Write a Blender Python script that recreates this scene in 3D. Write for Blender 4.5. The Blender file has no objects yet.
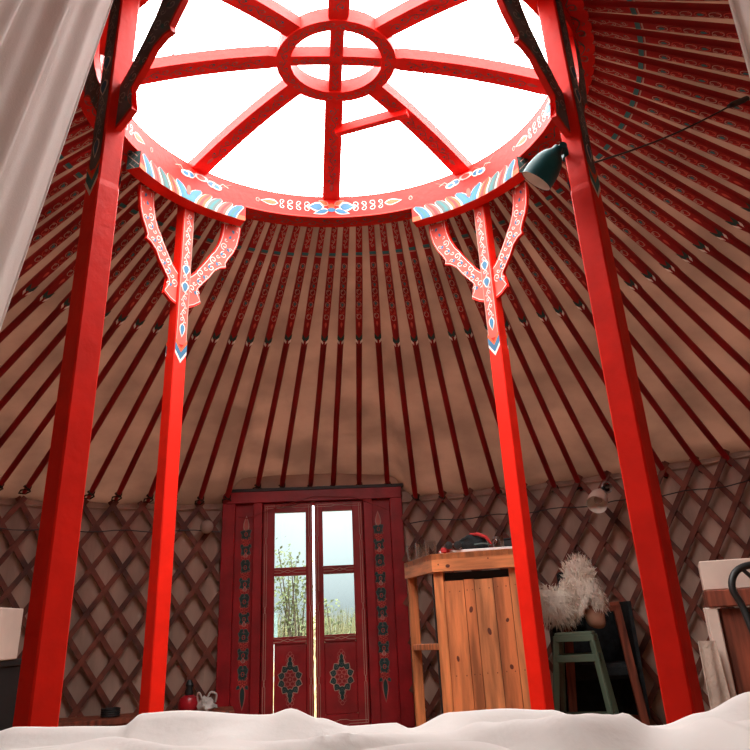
import bpy, math, random
from mathutils import Vector, Matrix, Euler, noise
random.seed(7)
R = math.radians
sin, cos, pi = math.sin, math.cos, math.pi
scene = bpy.context.scene
COL = scene.collection

# ------------------------------------------------------------ camera
f, pit, rol, yaw, ppy = 752.94, R(25.0106), R(2.9152), R(2.7101), 273.48
fw = Vector((sin(yaw)*cos(pit), cos(yaw)*cos(pit), sin(pit)))
rt = Vector((cos(yaw), -sin(yaw), 0)); up = rt.cross(fw)
cx_, cy_ = cos(rol)*rt - sin(rol)*up, sin(rol)*rt + cos(rol)*up
cam = bpy.data.cameras.new('camera'); camo = bpy.data.objects.new('camera', cam); COL.objects.link(camo)
M3 = Matrix((cx_, cy_, -fw)).transposed()
camo.matrix_world = Matrix.Translation((0, -2.6, .70)) @ M3.to_4x4()
cam.sensor_width = 36; cam.lens = f/750*36; cam.shift_y = -(375-ppy)/750; cam.clip_start = .02; cam.clip_end = 500
scene.camera = camo

# ------------------------------------------------------------ sky, exposure
SKY_TOP, SKY_LOW, EXPO = 14, 1.75, .32
scene.view_settings.view_transform = 'Standard'; scene.view_settings.look = 'None'
scene.view_settings.gamma = 1; scene.view_settings.use_curve_mapping = False
scene.view_settings.exposure = EXPO
w = bpy.data.worlds.new('sky'); scene.world = w; w.use_nodes = True
nt = w.node_tree; nt.nodes.clear()
wo = nt.nodes.new('ShaderNodeOutputWorld'); bg = nt.nodes.new('ShaderNodeBackground')
tc = nt.nodes.new('ShaderNodeTexCoord'); sx = nt.nodes.new('ShaderNodeSeparateXYZ')
nt.links.new(tc.outputs['Generated'], sx.inputs[0])
cr = nt.nodes.new('ShaderNodeValToRGB'); nt.links.new(sx.outputs['Z'], cr.inputs[0])
cr.color_ramp.elements[0].position = 0; cr.color_ramp.elements[0].color = (.92, .97, 1, 1)
cr.color_ramp.elements[1].position = .6; cr.color_ramp.elements[1].color = (1, .985, .96, 1)
mr = nt.nodes.new('ShaderNodeMapRange'); nt.links.new(sx.outputs['Z'], mr.inputs['Value'])
mr.inputs['From Min'].default_value = .02; mr.inputs['From Max'].default_value = .75
mr.inputs['To Min'].default_value = SKY_LOW; mr.inputs['To Max'].default_value = SKY_TOP
nz = nt.nodes.new('ShaderNodeTexNoise'); nz.inputs['Scale'].default_value = 5; nt.links.new(tc.outputs['Generated'], nz.inputs[0])
ml = nt.nodes.new('ShaderNodeMapRange'); nt.links.new(nz.outputs['Fac'], ml.inputs['Value'])
ml.inputs['From Min'].default_value = .35; ml.inputs['From Max'].default_value = .65
ml.inputs['To Min'].default_value = .88; ml.inputs['To Max'].default_value = 1.1
mu = nt.nodes.new('ShaderNodeMath'); mu.operation = 'MULTIPLY'
nt.links.new(mr.outputs[0], mu.inputs[0]); nt.links.new(ml.outputs[0], mu.inputs[1])
nt.links.new(cr.outputs[0], bg.inputs[0]); nt.links.new(mu.outputs[0], bg.inputs[1]); nt.links.new(bg.outputs[0], wo.inputs[0])

def portal(name, loc, rot, sxx, syy):
    l = bpy.data.lights.new(name, 'AREA'); l.shape = 'RECTANGLE'; l.size = sxx; l.size_y = syy
    l.cycles.is_portal = True
    o = bpy.data.objects.new(name, l); COL.objects.link(o); o.location = loc; o.rotation_euler = rot
portal('crown_daylight', (0, 0, 3.12), (0, 0, 0), 2.3, 2.3)

# ------------------------------------------------------------ materials
MATS = {}
def mat(name, col, rough=.5, metal=0, var=.12, scale=6, bump=0, bscale=40, stretch=None, col2=None, trans=0, spec=.5, alpha=1, coat=0, lo=.35, hi=.65):
    if name in MATS: return MATS[name]
    m = bpy.data.materials.new(name); m.use_nodes = True; n = m.node_tree; L = n.links
    b = n.nodes['Principled BSDF']; out = n.nodes['Material Output']
    tcn = n.nodes.new('ShaderNodeTexCoord'); mp = n.nodes.new('ShaderNodeMapping')
    L.new(tcn.outputs['Object'], mp.inputs[0])
    if stretch: mp.inputs['Scale'].default_value = stretch
    no = n.nodes.new('ShaderNodeTexNoise'); no.inputs['Scale'].default_value = scale; no.inputs['Detail'].default_value = 5
    L.new(mp.outputs[0], no.inputs[0])
    rp = n.nodes.new('ShaderNodeValToRGB'); L.new(no.outputs['Fac'], rp.inputs[0])
    c2 = col2 or tuple(c*(1-var*2) for c in col)
    rp.color_ramp.elements[0].position = lo; rp.color_ramp.elements[0].color = (*c2, 1)
    rp.color_ramp.elements[1].position = hi; rp.color_ramp.elements[1].color = (*(min(1, c*(1+(0 if col2 else var))) for c in col), 1)
    L.new(rp.outputs[0], b.inputs['Base Color'])
    b.inputs['Roughness'].default_value = rough; b.inputs['Metallic'].default_value = metal
    b.inputs['Specular IOR Level'].default_value = spec; b.inputs['Coat Weight'].default_value = coat
    if bump:
        n2 = n.nodes.new('ShaderNodeTexNoise'); n2.inputs['Scale'].default_value = bscale; n2.inputs['Detail'].default_value = 4
        L.new(mp.outputs[0], n2.inputs[0])
        bp = n.nodes.new('ShaderNodeBump'); bp.inputs['Strength'].default_value = bump; bp.inputs['Distance'].default_value = .02
        L.new(n2.outputs['Fac'], bp.inputs['Height']); L.new(bp.outputs[0], b.inputs['Normal'])
    if trans:
        t = n.nodes.new('ShaderNodeBsdfTranslucent'); L.new(rp.outputs[0], t.inputs[0])
        mx = n.nodes.new('ShaderNodeMixShader'); mx.inputs[0].default_value = trans
        L.new(b.outputs[0], mx.inputs[1]); L.new(t.outputs[0], mx.inputs[2]); L.new(mx.outputs[0], out.inputs[0])
    MATS[name] = m; return m
red = mat('red_gloss_paint', (.86, .016, .005), .5, var=.06, scale=9, bump=.08, bscale=30, spec=.25)
crownred = mat('crown_red_paint', (.78, .016, .009), .6, var=.08, scale=10, bump=.1, spec=.3)
polered = mat('roof_pole_red_paint', (.34, .013, .015), .5, var=.2, scale=8, stretch=(1, 1, .3), spec=.3)
doorred = mat('door_dark_red_paint', (.34, .008, .014), .4, var=.15, scale=7, bump=.1, coat=.15)
slatm = mat('brown_red_slat_wood', (.17, .042, .022), .6, var=.3, scale=9)
canvas = mat('beige_canvas', (.53, .375, .30), .9, var=.10, scale=3.2, bump=.5, bscale=6, trans=.19, stretch=(1, 1, 1.6))
wallcan = mat('beige_wall_canvas', (.50, .35, .275), .9, var=.16, scale=3.5, bump=.6, bscale=7, trans=.04, stretch=(1.4, 1.4, .4))
sheer = mat('cream_curtain_cloth', (.92, .85, .80), .9, var=.03, scale=3, bump=.1, bscale=300, trans=.15)
duvm = mat('white_duvet_cotton', (.76, .73, .70), .85, var=.02, scale=4, bump=.06, bscale=60)
pineb = mat('orange_pine_board', (.72, .24, .08), .5, var=.2, scale=3, stretch=(1.2, 1.2, 11), bump=.1)
pine = mat('orange_pine_wood', (.72, .24, .08), .5, var=.22, scale=3.5, stretch=(9, 9, .9), bump=.1)
knot = mat('dark_wood_knot', (.14, .03, .012), .6)
darkwood = mat('brown_red_board', (.25, .06, .028), .6, var=.3, scale=4, stretch=(8, 8, .8))
floorm = mat('floor_plank_wood', (.33, .18, .10), .55, var=.25, scale=3, stretch=(10, 1, 1))
cream = mat('cream_paint', (.72, .58, .49), .7, var=.05)
black = mat('black_paint', (.012, .014, .014), .5, var=.1)
blackfab = mat('black_fabric', (.012, .016, .018), .9, var=.3, scale=30, bump=.3, bscale=120)
green = mat('green_metal_paint', (.115, .17, .115), .45, var=.1)
tealmet = mat('dark_teal_metal', (.010, .085, .095), .5, metal=.0, var=.15, spec=.2)
whitein = mat('white_lamp_inside', (.92, .82, .72), .6, var=.02)
fleece = mat('cream_sheep_fleece', (.97, .88, .78), .95, var=.05, scale=20, trans=.3)
suede = mat('tan_suede', (.42, .22, .14), .9, var=.1)
ropem = mat('dark_hair_rope', (.045, .028, .022), .9, var=.3, scale=60)
steel = mat('steel', (.5, .5, .5), .3, metal=1)
grass = mat('dry_grass', (.46, .40, .22), .9, var=.3, scale=2)
leafm = mat('olive_leaf', (.26, .28, .13), .8, var=.3, scale=5)
barkm = mat('grey_bark', (.14, .10, .07), .9)
paleblue = mat('pale_blue_post_paint', (.38, .50, .52), .7)
beigecloth = mat('beige_towel_cloth', (.55, .44, .36), .95, bump=.3, bscale=90)
plasticbag = mat('white_plastic_bag', (.7, .66, .62), .35, trans=.25)
paper = mat('white_paper', (.8, .78, .76), .8, var=.02)
redcloth = mat('red_cloth', (.55, .03, .03), .8)
P_white = mat('white_ornament_paint', (.78, .70, .64), .6, var=.06)
P_blue = mat('sky_blue_ornament_paint', (.03, .17, .31), .6, var=.15)
P_teal = mat('teal_ornament_paint', (.03, .19, .20), .6, var=.15)
P_green = mat('dark_green_ornament_paint', (.012, .05, .045), .6, var=.15)
P_orange = mat('orange_ornament_paint', (.70, .10, .02), .6, var=.1)
P_salmon = mat('salmon_ornament_paint', (.66, .085, .055), .6, var=.12)
P_grey = mat('grey_green_ornament_paint', (.09, .13, .12), .6, var=.12)
P_dpink = mat('faded_rose_ornament_paint', (.52, .13, .11), .6, var=.2)
P_mist = mat('mist_grey_ornament_paint', (.36, .40, .40), .6)
P_slate_haze = mat('hazed_slate_ornament_paint', (.14, .17, .19), .6, var=.3)  # slate of the outward faces, lightened to put lens flare haze into the colour
P_dred = mat('dark_red_ornament_paint', (.30, .015, .015), .6, var=.2)
P_pale = mat('pale_cream_ornament_paint', (.52, .34, .27), .6, var=.15)
def glassmat(name, tint, gloss=.06):
    m = bpy.data.materials.new(name); m.use_nodes = True; n = m.node_tree; n.nodes.remove(n.nodes['Principled BSDF'])
    t = n.nodes.new('ShaderNodeBsdfTransparent'); t.inputs[0].default_value = (*tint, 1)
    g = n.nodes.new('ShaderNodeBsdfGlossy'); g.inputs['Roughness'].default_value = .03
    fr = n.nodes.new('ShaderNodeFresnel'); fr.inputs['IOR'].default_value = 1.45
    mx = n.nodes.new('ShaderNodeMixShader'); n.links.new(fr.outputs[0], mx.inputs[0])
    n.links.new(t.outputs[0], mx.inputs[1]); n.links.new(g.outputs[0], mx.inputs[2]); n.links.new(mx.outputs[0], n.nodes['Material Output'].inputs[0])
    return m
paneg = glassmat('window_glass', (.50, .54, .535)); clearg = glassmat('clear_drinking_glass', (.95, .95, .94))
_n = clearg.node_tree; _mx = [q for q in _n.nodes if q.type == 'MIX_SHADER'][0]; _t = _n.nodes.new('ShaderNodeBsdfTranslucent'); _t.inputs[0].default_value = (.9, .85, .8, 1)  # whitish translucent mixed into the glass as a made-up sheen
_lw = _n.nodes.new('ShaderNodeLayerWeight'); _lw.inputs[0].default_value = .35; _m2 = _n.nodes.new('ShaderNodeMixShader'); _g = _n.nodes.new('ShaderNodeBsdfGlossy'); _g.inputs['Roughness'].default_value = .15
_m2.inputs[0].default_value = .5; _n.links.new(_t.outputs[0], _m2.inputs[1]); _n.links.new(_g.outputs[0], _m2.inputs[2]); _n.links.new(_lw.outputs['Facing'], _mx.inputs[0]); _n.links.new(_m2.outputs[0], _mx.inputs[2])

bulbg = mat('frosted_bulb_glass', (.60, .47, .40), .25, var=.05, trans=.4)

# ------------------------------------------------------------ mesh helpers
class MB:
    def __init__(s): s.v = []; s.f = []; s.m = []; s.mats = []
    def mi(s, m):
        if m not in s.mats: s.mats.append(m)
        return s.mats.index(m)
    def add(s, vs, fs, m):
        b = len(s.v); s.v += [tuple(v) for v in vs]; k = s.mi(m)
        for q in fs: s.f.append(tuple(i+b for i in q)); s.m.append(k)
    def box(s, c, d, m, mx=None, bev=0):
        x, y, z = d[0]/2, d[1]/2, d[2]/2
        if bev:
            b = min(bev, x*.9, y*.9, z*.9); vs = []; 
            for sz in (-1, 1):
                for ring in ((x-b, y-b, z), (x, y-b, z-b), (x, y, 0))[:2]: pass
            pts = []
            prof = [(-z, -b), (-z+b, 0), (z-b, 0), (z, -b)]
            for zz, o in prof:
                X, Y = x+o, y+o; c_ = b
                pts.append([(-X+c_, -Y, zz), (X-c_, -Y, zz), (X, -Y+c_, zz), (X, Y-c_, zz), (X-c_, Y, zz), (-X+c_, Y, zz), (-X, Y-c_, zz), (-X, -Y+c_, zz)])
            vs = [p for r_ in pts for p in r_]; fs = []
            for j in range(3):
                for i in range(8): fs.append((j*8+i, j*8+(i+1) % 8, (j+1)*8+(i+1) % 8, (j+1)*8+i))
            fs.append(tuple(range(7, -1, -1))); fs.append(tuple(range(24, 32)))
        else:
            vs = [(i*x, j*y, k*z) for i in (-1, 1) for j in (-1, 1) for k in (-1, 1)]
            fs = [(0, 1, 3, 2), (4, 6, 7, 5), (0, 4, 5, 1), (2, 3, 7, 6), (0, 2, 6, 4), (1, 5, 7, 3)]
        vs = [Vector(v) for v in vs]
        if mx is not None: vs = [mx @ v for v in vs]
        s.add([v+Vector(c) for v in vs], fs, m)
    def beam(s, a, b, wd, th, m, upv=(0, 0, 1), bev=.003):
        a, b = Vector(a), Vector(b); z = (b-a); ln = z.length; z.normalize()
        x = Vector(upv).cross(z)
        if x.length < 1e-4: x = Vector((1, 0, 0)).cross(z)
        x.normalize(); y = z.cross(x)
        s.box((a+b)/2, (wd, th, ln), m, Matrix((x, y, z)).transposed(), bev)
    def tube(s, pts, r, m, n=8, closed=False, caps=True):
        pts = [Vector(p) for p in pts]; N = len(pts); rr = r if isinstance(r, (list, tuple)) else [r]*N
        vs = []; prev = None
        for i, p in enumerate(pts):
            if closed: t = pts[(i+1) % N]-pts[i-1]
            else: t = pts[min(i+1, N-1)]-pts[max(i-1, 0)]
            t.normalize()
            if prev is None:
                x = t.orthogonal().normalized()
            else:
                x = (prev-t*prev.dot(t)); x = x.normalized() if x.length > 1e-6 else t.orthogonal().normalized()
            prev = x; y = t.cross(x)
            for k in range(n): a = 2*pi*k/n; vs.append(p+(x*cos(a)+y*sin(a))*rr[i])
        fs = []
        for i in range(N if closed else N-1):
            j = (i+1) % N
            for k in range(n): fs.append((i*n+k, i*n+(k+1) % n, j*n+(k+1) % n, j*n+k))
        if caps and not closed: fs.append(tuple(range(n-1, -1, -1))); fs.append(tuple(range((N-1)*n, N*n)))
        s.add(vs, fs, m)
    def lathe(s, prof, m, n=32, mx=None, a0=0, a1=2*pi, c=(0, 0, 0)):
        full = abs(a1-a0-2*pi) < 1e-6; cnt = n if full else n+1; vs = []; fs = []; K = len(prof)
        for i in range(cnt):
            a = a0+(a1-a0)*i/n
            for r_, z in prof: 
                v = Vector((r_*cos(a), r_*sin(a), z)); v = mx @ v if mx is not None else v
                vs.append(v+Vector(c))
        for i in range(n):
            j = (i+1) % cnt
            for k in range(K-1): fs.append((i*K+k, j*K+k, j*K+k+1, i*K+k+1))
        s.add(vs, fs, m)
    def loft(s, rings, m, caps=True, closed=True):
        n = len(rings[0]); vs = [p for r_ in rings for p in r_]; fs = []
        for i in range(len(rings)-1):
            for k in range(n if closed else n-1): fs.append((i*n+k, i*n+(k+1) % n, (i+1)*n+(k+1) % n, (i+1)*n+k))
        if caps: fs.append(tuple(range(n-1, -1, -1))); fs.append(tuple(range((len(rings)-1)*n, len(rings)*n)))
        s.add(vs, fs, m)
    def prism(s, pts, fn, th, m):          # outline in 2D -> fn(u, v, h), extruded h 0..th
        n = len(pts); vs = [fn(u, v, 0) for u, v in pts]+[fn(u, v, th) for u, v in pts]
        fs = [tuple(range(n)), tuple(range(2*n-1, n-1, -1))]+[(i, n+i, n+(i+1) % n, (i+1) % n) for i in range(n)]
        s.add(vs, fs, m)
    def build(s, name, parent=None, smooth=False, loc=None, rot=None, recalc=True, **tags):
        me = bpy.data.meshes.new(name); me.from_pydata(s.v, [], s.f)
        for m in s.mats: me.materials.append(m)
        me.polygons.foreach_set('material_index', s.m)
        if recalc:
            import bmesh
            b = bmesh.new(); b.from_mesh(me); bmesh.ops.recalc_face_normals(b, faces=b.faces); b.to_mesh(me); b.free()
        if smooth:
            me.polygons.foreach_set('use_smooth', [True]*len(me.polygons))
            try: me.set_sharp_from_angle(angle=R(40))
            except Exception: pass
        me.update(); o = bpy.data.objects.new(name, me); COL.objects.link(o)
        if parent is not None: o.parent = parent
        if loc: o.location = loc
        if rot: o.rotation_euler = rot
        for k, v in tags.items(): o[k] = v
        return o
def thing(name, label=None, cat=None, loc=(0, 0, 0), rz=0, group=None, kind=None):
    o = bpy.data.objects.new(name, None); COL.objects.link(o); o.location = loc; o.rotation_euler = (0, 0, rz); o.empty_display_size = .1
    if label: o['label'] = label
    if cat: o['category'] = cat
    if group: o['group'] = group
    if kind: o['kind'] = kind
    return o
def tag(o, label, cat, group=None, kind=None):
    o['label'] = label; o['category'] = cat
    if group: o['group'] = group
    if kind: o['kind'] = kind
    return o
def dup(src, par=None):
    c = src.copy(); COL.objects.link(c)
    if par is not None: c.parent = par
    for ch in list(src.children): dup(ch, c)
    return c

# ---- painted ornament: flat strokes laid on a surface fn(u, v, h)
class Paint:
    def __init__(s, fn, mb=None, lift=.0012): s.fn = fn; s.mb = mb or MB(); s.lift = lift
    def ribbon(s, pts, w_, m, layer=1):
        n = len(pts); vs = []; h = s.lift*layer
        for i, (u, v) in enumerate(pts):
            a, b = pts[max(i-1, 0)], pts[min(i+1, n-1)]; dx, dy = b[0]-a[0], b[1]-a[1]; L = math.hypot(dx, dy) or 1
            ww = w_/2; vs += [s.fn(u-dy/L*ww, v+dx/L*ww, h), s.fn(u+dy/L*ww, v-dx/L*ww, h)]
        s.mb.add(vs, [(2*i, 2*i+1, 2*i+3, 2*i+2) for i in range(n-1)], m)
    def blob(s, pts, m, layer=1):
        cxx = sum(p[0] for p in pts)/len(pts); cyy = sum(p[1] for p in pts)/len(pts); h = s.lift*layer; n = len(pts)
        s.mb.add([s.fn(cxx, cyy, h)]+[s.fn(u, v, h) for u, v in pts], [(0, i+1, (i+1) % n+1) for i in range(n)], m)
    def ell(s, x, y, a, b, m, rot=0, layer=1, n=12):
        s.blob([(x+a*cos(t)*cos(rot)-b*sin(t)*sin(rot), y+a*cos(t)*sin(rot)+b*sin(t)*cos(rot)) for t in [2*pi*i/n for i in range(n)]], m, layer)
    def ring(s, x, y, a, b, w_, m, layer=1, n=14):
        s.ribbon([(x+a*cos(2*pi*i/n), y+b*sin(2*pi*i/n)) for i in range(n+1)], w_, m, layer)
    def spiral(s, x, y, r0, a0, d, turns, w_, m, layer=1, n=12, r1=.15):
        pts = []
        for i in range(n+1):
            t = i/n; a = a0+d*2*pi*turns*t; r_ = r0*(1-(1-r1)*t); pts.append((x+r_*cos(a), y+r_*sin(a)))
        s.ribbon(pts, w_, m, layer)
    def leaf(s, x, y, L, W, rot, m, layer=1, edge=None, ew=0):
        pts = []
        for i in range(6): t = i/6; pts.append((t*L, W/2*sin(pi*t**.7)))
        for i in range(6): t = 1-i/6; pts.append((t*L, -W/2*sin(pi*t**.7)))
        q = [(x+a*cos(rot)-b*sin(rot), y+a*sin(rot)+b*cos(rot)) for a, b in pts]
        if edge:
            big = [(x+(a*1.18-.08*L)*cos(rot)-b*1.45*sin(rot), y+(a*1.18-.08*L)*sin(rot)+b*1.45*cos(rot)) for a, b in pts]
            s.blob(big, edge, layer); layer += 1
        s.blob(q, m, layer)
    def vine(s, u0, u1, W, line, accs, w_, v0=0, cell=1.0):
        n = max(2, round((u1-u0)/(W*cell))); d = (u1-u0)/n
        pts = []
        for i in range(n*6+1):
            t = i/6; pts.append((u0+t*d, v0+.22*W*sin(pi*t)))
        s.ribbon(pts, w_, line)
        for i in range(n):
            x = u0+(i+.5)*d; sg = 1 if i % 2 == 0 else -1
            s.spiral(x+.1*d, v0-sg*.13*W, .32*W, sg*pi*.5, -sg, 1.15, w_, line)
            s.leaf(x-.15*d, v0-sg*.20*W, .3*W, .2*W, -sg*.7, accs[i % len(accs)])
            s.spiral(x-.25*d, v0+sg*.34*W, .12*W, 0, sg, .9, w_*.8, line, n=7)
    def done(s, name, parent, **k): return s.mb.build(name, parent, recalc=False, **k)

# ------------------------------------------------------------ setting
WC = Vector((-.2, 0, 0)); RW = 3.13; ZW = 1.523; RR = 1.04; ZR = 2.73
NP = 100
# ground outside
g = MB(); g.lathe([(0.001, -.16), (4, -.16), (12, -.14), (40, -.1), (120, .0)], grass, 48); 
g.build('ground', kind='structure')
g = MB(); g.lathe([(.001, 0), (RW+.12, 0), (RW+.12, -.15), (.001, -.15)], floorm, 96, c=WC); g.build('floor', kind='structure')
# wall canvas (opening for the door)
DC = Vector((-.267, 3.09, 0)); DT = Vector((.9991, .0415, 0)); DN = Vector((.0415, -.9991, 0))
def wallpt(a, z, r_=RW): return WC+Vector((r_*sin(a), r_*cos(a), z))
da0, da1 = -.225, .182       # angular limits of the door opening seen from the wall centre
g = MB(); rows = 5; cols = 260
A0, A1 = da1, 2*pi+da0
for th in (0,):
    vs = []; 
    for i in range(cols+1):
        a = A0+(A1-A0)*i/cols
        for j in range(rows+1):
            z = (ZW+.06)*j/rows+.0; wob = .008*sin(a*96/2+j)+.01*noise.noise(Vector((a*14, z*2, 0)))
            vs.append(wallpt(a, z, RW+.045+wob))
    n = rows+1
    g.add(vs, [(i*n+j, (i+1)*n+j, (i+1)*n+j+1, i*n+j+1) for i in range(cols) for j in range(rows)], wallcan)
wl = g.build('wall_round', kind='structure', smooth=True)
sd = wl.modifiers.new('s', 'SOLIDIFY'); sd.thickness = .02; sd.offset = 1
# roof canvas: from crown to wall edge
def ze(a):
    a = (a+pi) % (2*pi)-pi
    q = min(1, max(0, (.235+min(a, 0))/.05)) if a < 0 else min(1, max(0, (.215-a)/.05))
    return ZW+.165*q*q*(3-2*q)
def roofpt(a, t, lift=0):
    p0 = Vector((RR*sin(a), RR*cos(a), ZR)); p1 = wallpt(a, ze(a))
    return p0.lerp(p1, t)+Vector((0, 0, lift))
g = MB(); cols, rows = 432, 14; vs = []
for i in range(cols):
    a = 2*pi*i/cols
    for j in range(rows+1):
        t = -.02+1.06*j/rows
        vs.append(roofpt(a, t, .048+.006*noise.noise(Vector((a*9, t*3, 2)))+(.004*sin(t*pi)*cos(a*48))))
n = rows+1
g.add(vs, [(i*n+j, ((i+1) % cols)*n+j, ((i+1) % cols)*n+j+1, i*n+j+1) for i in range(cols) for j in range(rows)], canvas)
rf = g.build('ceiling', kind='structure', smooth=True)
sd = rf.modifiers.new('s', 'SOLIDIFY'); sd.thickness = .02; sd.offset = 1
g = MB(); g.tube([wallpt(A0+(A1-A0)*i/200, ZW-.012, RW+.028) for i in range(201)], .007, wallcan, 6)
g.build('trim_1', kind='structure', smooth=True)

# ------------------------------------------------------------ crown wheel
crown = thing('roof_ring', 'round red painted wooden crown of eight curved spokes over the sky opening', 'roof crown', (0, 0, 2.70), R(3.0))
RI, RO, HH = .955, 1.065, .13
g = MB(); g.lathe([(RI, 0), (RI, HH), (RO, HH), (RO, 0), (RI, 0)], crownred, 128); g.build('outer_rim', crown, smooth=True)
def domez(r_): return .105+.145*(1-(r_/RI)**2)
RA, RB = .20, .262
g = MB(); g.lathe([(RA, domez(.23)-.005), (RA, domez(.23)+.065), (RB, domez(.23)+.06), (RB, domez(.23)-.01), (RA, domez(.23)-.005)], crownred, 72)
irim = g.build('inner_rim', crown, smooth=True)
# painted strips; local azimuth phi measured clockwise from +y
def ringin(R0, z0):
    return lambda u, v, h: (sin(u/R0)*(R0-h), cos(u/R0)*(R0-h), z0+v)
def under(R0, z0):
    return lambda u, v, h: (sin(u/R0)*(R0+v), cos(u/R0)*(R0+v), z0-h)
p = Paint(ringin(RI, HH/2))
def ringmotif(p, u, S, W):
    for sg in (-1, 1):
        p.leaf(u+sg*S*.78, 0, S*.22, W*.3, 0 if sg > 0 else pi, P_orange, 1, P_white)
        for k, (q, r_) in enumerate(((.70, .20), (.58, .25), (.46, .22), (.34, .24))):
            for t in (-1, 1):
                p.spiral(u+sg*S*q, t*W*.17, W*r_, -t*pi/2, t*sg, 1.1, .0035, P_white)
        p.leaf(u+sg*S*.12, 0, S*.2, W*.5, 0 if sg > 0 else pi, P_blue, 1, P_white)
        p.leaf(u+sg*S*.05, -W*.22, S*.2, W*.3, (-.3 if sg > 0 else pi+.3), P_blue, 1, P_white)
        p.leaf(u+sg*S*.05, W*.16, S*.14, W*.26, (.5 if sg > 0 else pi-.5), P_orange, 1, P_pale)
    p.ell(u, -W*.22, S*.06, W*.16, P_blue, layer=3); p.ell(u, W*.05, S*.05, W*.2, P_orange, layer=3)
def cloud(p, u, S, v0):
    pts = [(-.5, .2), (-.42, -.1), (-.3, .05), (-.25, .25), (-.1, .32), (.1, .32), (.25, .25), (.3, .05), (.42, -.1), (.5, .2)]
    for sg in (-1, 1):
        p.ribbon([(u+sg*S*(.08+.09*i), v0+.02*sin(i*1.6)+.012) for i in range(6)], .004, P_salmon)
        p.ribbon([(u+sg*S*(.08+.10*i), v0+.022*cos(i*1.9)) for i in range(5)], .004, P_pale)
        p.leaf(u+sg*S*.12, v0-.006, S*.2, .026, 0 if sg > 0 else pi, P_blue, 1, P_white)
        p.ell(u+sg*S*.28, v0-.012, S*.09, .017, P_white, layer=2); p.ell(u+sg*S*.28, v0-.012, S*.055, .01, P_blue, layer=3)
    p.ell(u, v0+.004, S*.12, .018, P_white, layer=2); p.ell(u, v0+.004, S*.08, .012, P_salmon, layer=3)
for k in range(4):
    u = RI*(R(0)+k*pi/2)
    ringmotif(p, u, .38, .085)
    u2 = RI*(R(46)+k*pi/2); cloud(p, u2, .34, .01)
    for sg in (-1, 1): p.ring(u2+sg*.33, 0, .009, .011, .003, P_pale); p.ell(u2+sg*.33, 0, .006, .007, P_dred)
for v_ in (-.06, .06): p.ribbon([(RI*2*pi*i/120, v_) for i in range(121)], .003, P_salmon)
p.done('rim_painting', crown, label='white, blue and orange scroll painting round the inner face')
p = Paint(under((RI+RO)/2, 0), lift=.0015); p.vine(0, 2*pi*1.01, .075, P_grey, [P_teal, P_dpink], .004); 
p.done('rim_underside_painting', crown)
p = Paint(under((RA+RB)/2, domez(.23)-.0075), lift=.002); p.vine(0, 2*pi*.23, .042, P_grey, [P_teal, P_dpink], .0028); 
p.done('inner_rim_painting', crown)
for k in range(8):
    a = R(45*k); r0 = 0.0 if k % 2 == 0 else RB-.01
    if k % 2 == 0 and k >= 4: pass
    N = 14; rings = []; d = Vector((sin(a), cos(a), 0)); s_ = Vector((cos(a), -sin(a), 0))
    if k % 2 == 0: r0 = .0 if k in (0, 4) else .02
    for i in range(N+1):
        r_ = r0+(RI+.03-r0)*i/N; wd = (.040+.006*(r_/RI)) if r_ > .24 else .029; z = domez(min(r_, RI)); th = .055
        rings.append([d*r_-s_*wd+Vector((0, 0, z)), d*r_+s_*wd+Vector((0, 0, z)), d*r_+s_*wd+Vector((0, 0, z+th)), d*r_-s_*wd+Vector((0, 0, z+th))])
    g = MB(); g.loft(rings, crownred); sp = g.build('spoke', crown, smooth=False)
    fn = lambda u, v, h, d=d, s_=s_: d*u+s_*v+Vector((0, 0, domez(u)-h))
    p = Paint(fn, lift=.0015)
    if k % 2 == 0:
        p.vine(.02, .19, .034, P_grey, [P_teal, P_blue], .0025)
    p.vine(.31, .84, .05, P_grey, [P_blue, P_teal, P_dpink], .003); p.leaf(.84, 0, .05, .02, 0, P_dpink, 1)
    p.done('spoke_painting', sp)
# cross bar between two spokes
a = R(-3.0)
g = MB(); rings = []
def unrot(x, y): return Vector((x*cos(a)-y*sin(a), x*sin(a)+y*cos(a), 0))
q0, q1 = unrot(-.01, .47), unrot(.335, .325)
g.beam(q0+Vector((0, 0, .215)), q1+Vector((0, 0, .215)), .035, .05, crownred); g.build('cross_bar', crown)
# ropes over the crown
for i, (x0, y0, x1, y1) in enumerate(((.30, .07, 1.2, 1.33), (-1.5, .86, .2, -.05), (-1.3, .25, .9, -.62))):
    g = MB(); A = Vector((x0, y0, 3.08)); B = Vector((x1, y1, 3.08)); pts = []
    for t in range(13): q = A.lerp(B, t/12); pts.append(q+Vector((0, 0, -.0*sin(pi*t/12))))
    for q in pts: 
        rr_ = math.hypot(q.x, q.y); q.z = 3.06-max(0, rr_-.6)*.33
    g.tube(pts, .0028, ropem, 6)
    o = g.build('cover_rope'); tag(o, ['thin dark cord slanting across the sky opening right of the middle', 'thin dark cord crossing the sky opening from the lower left', 'thin dark cord crossing the top of the sky opening from left to right'][i], 'rope')

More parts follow.
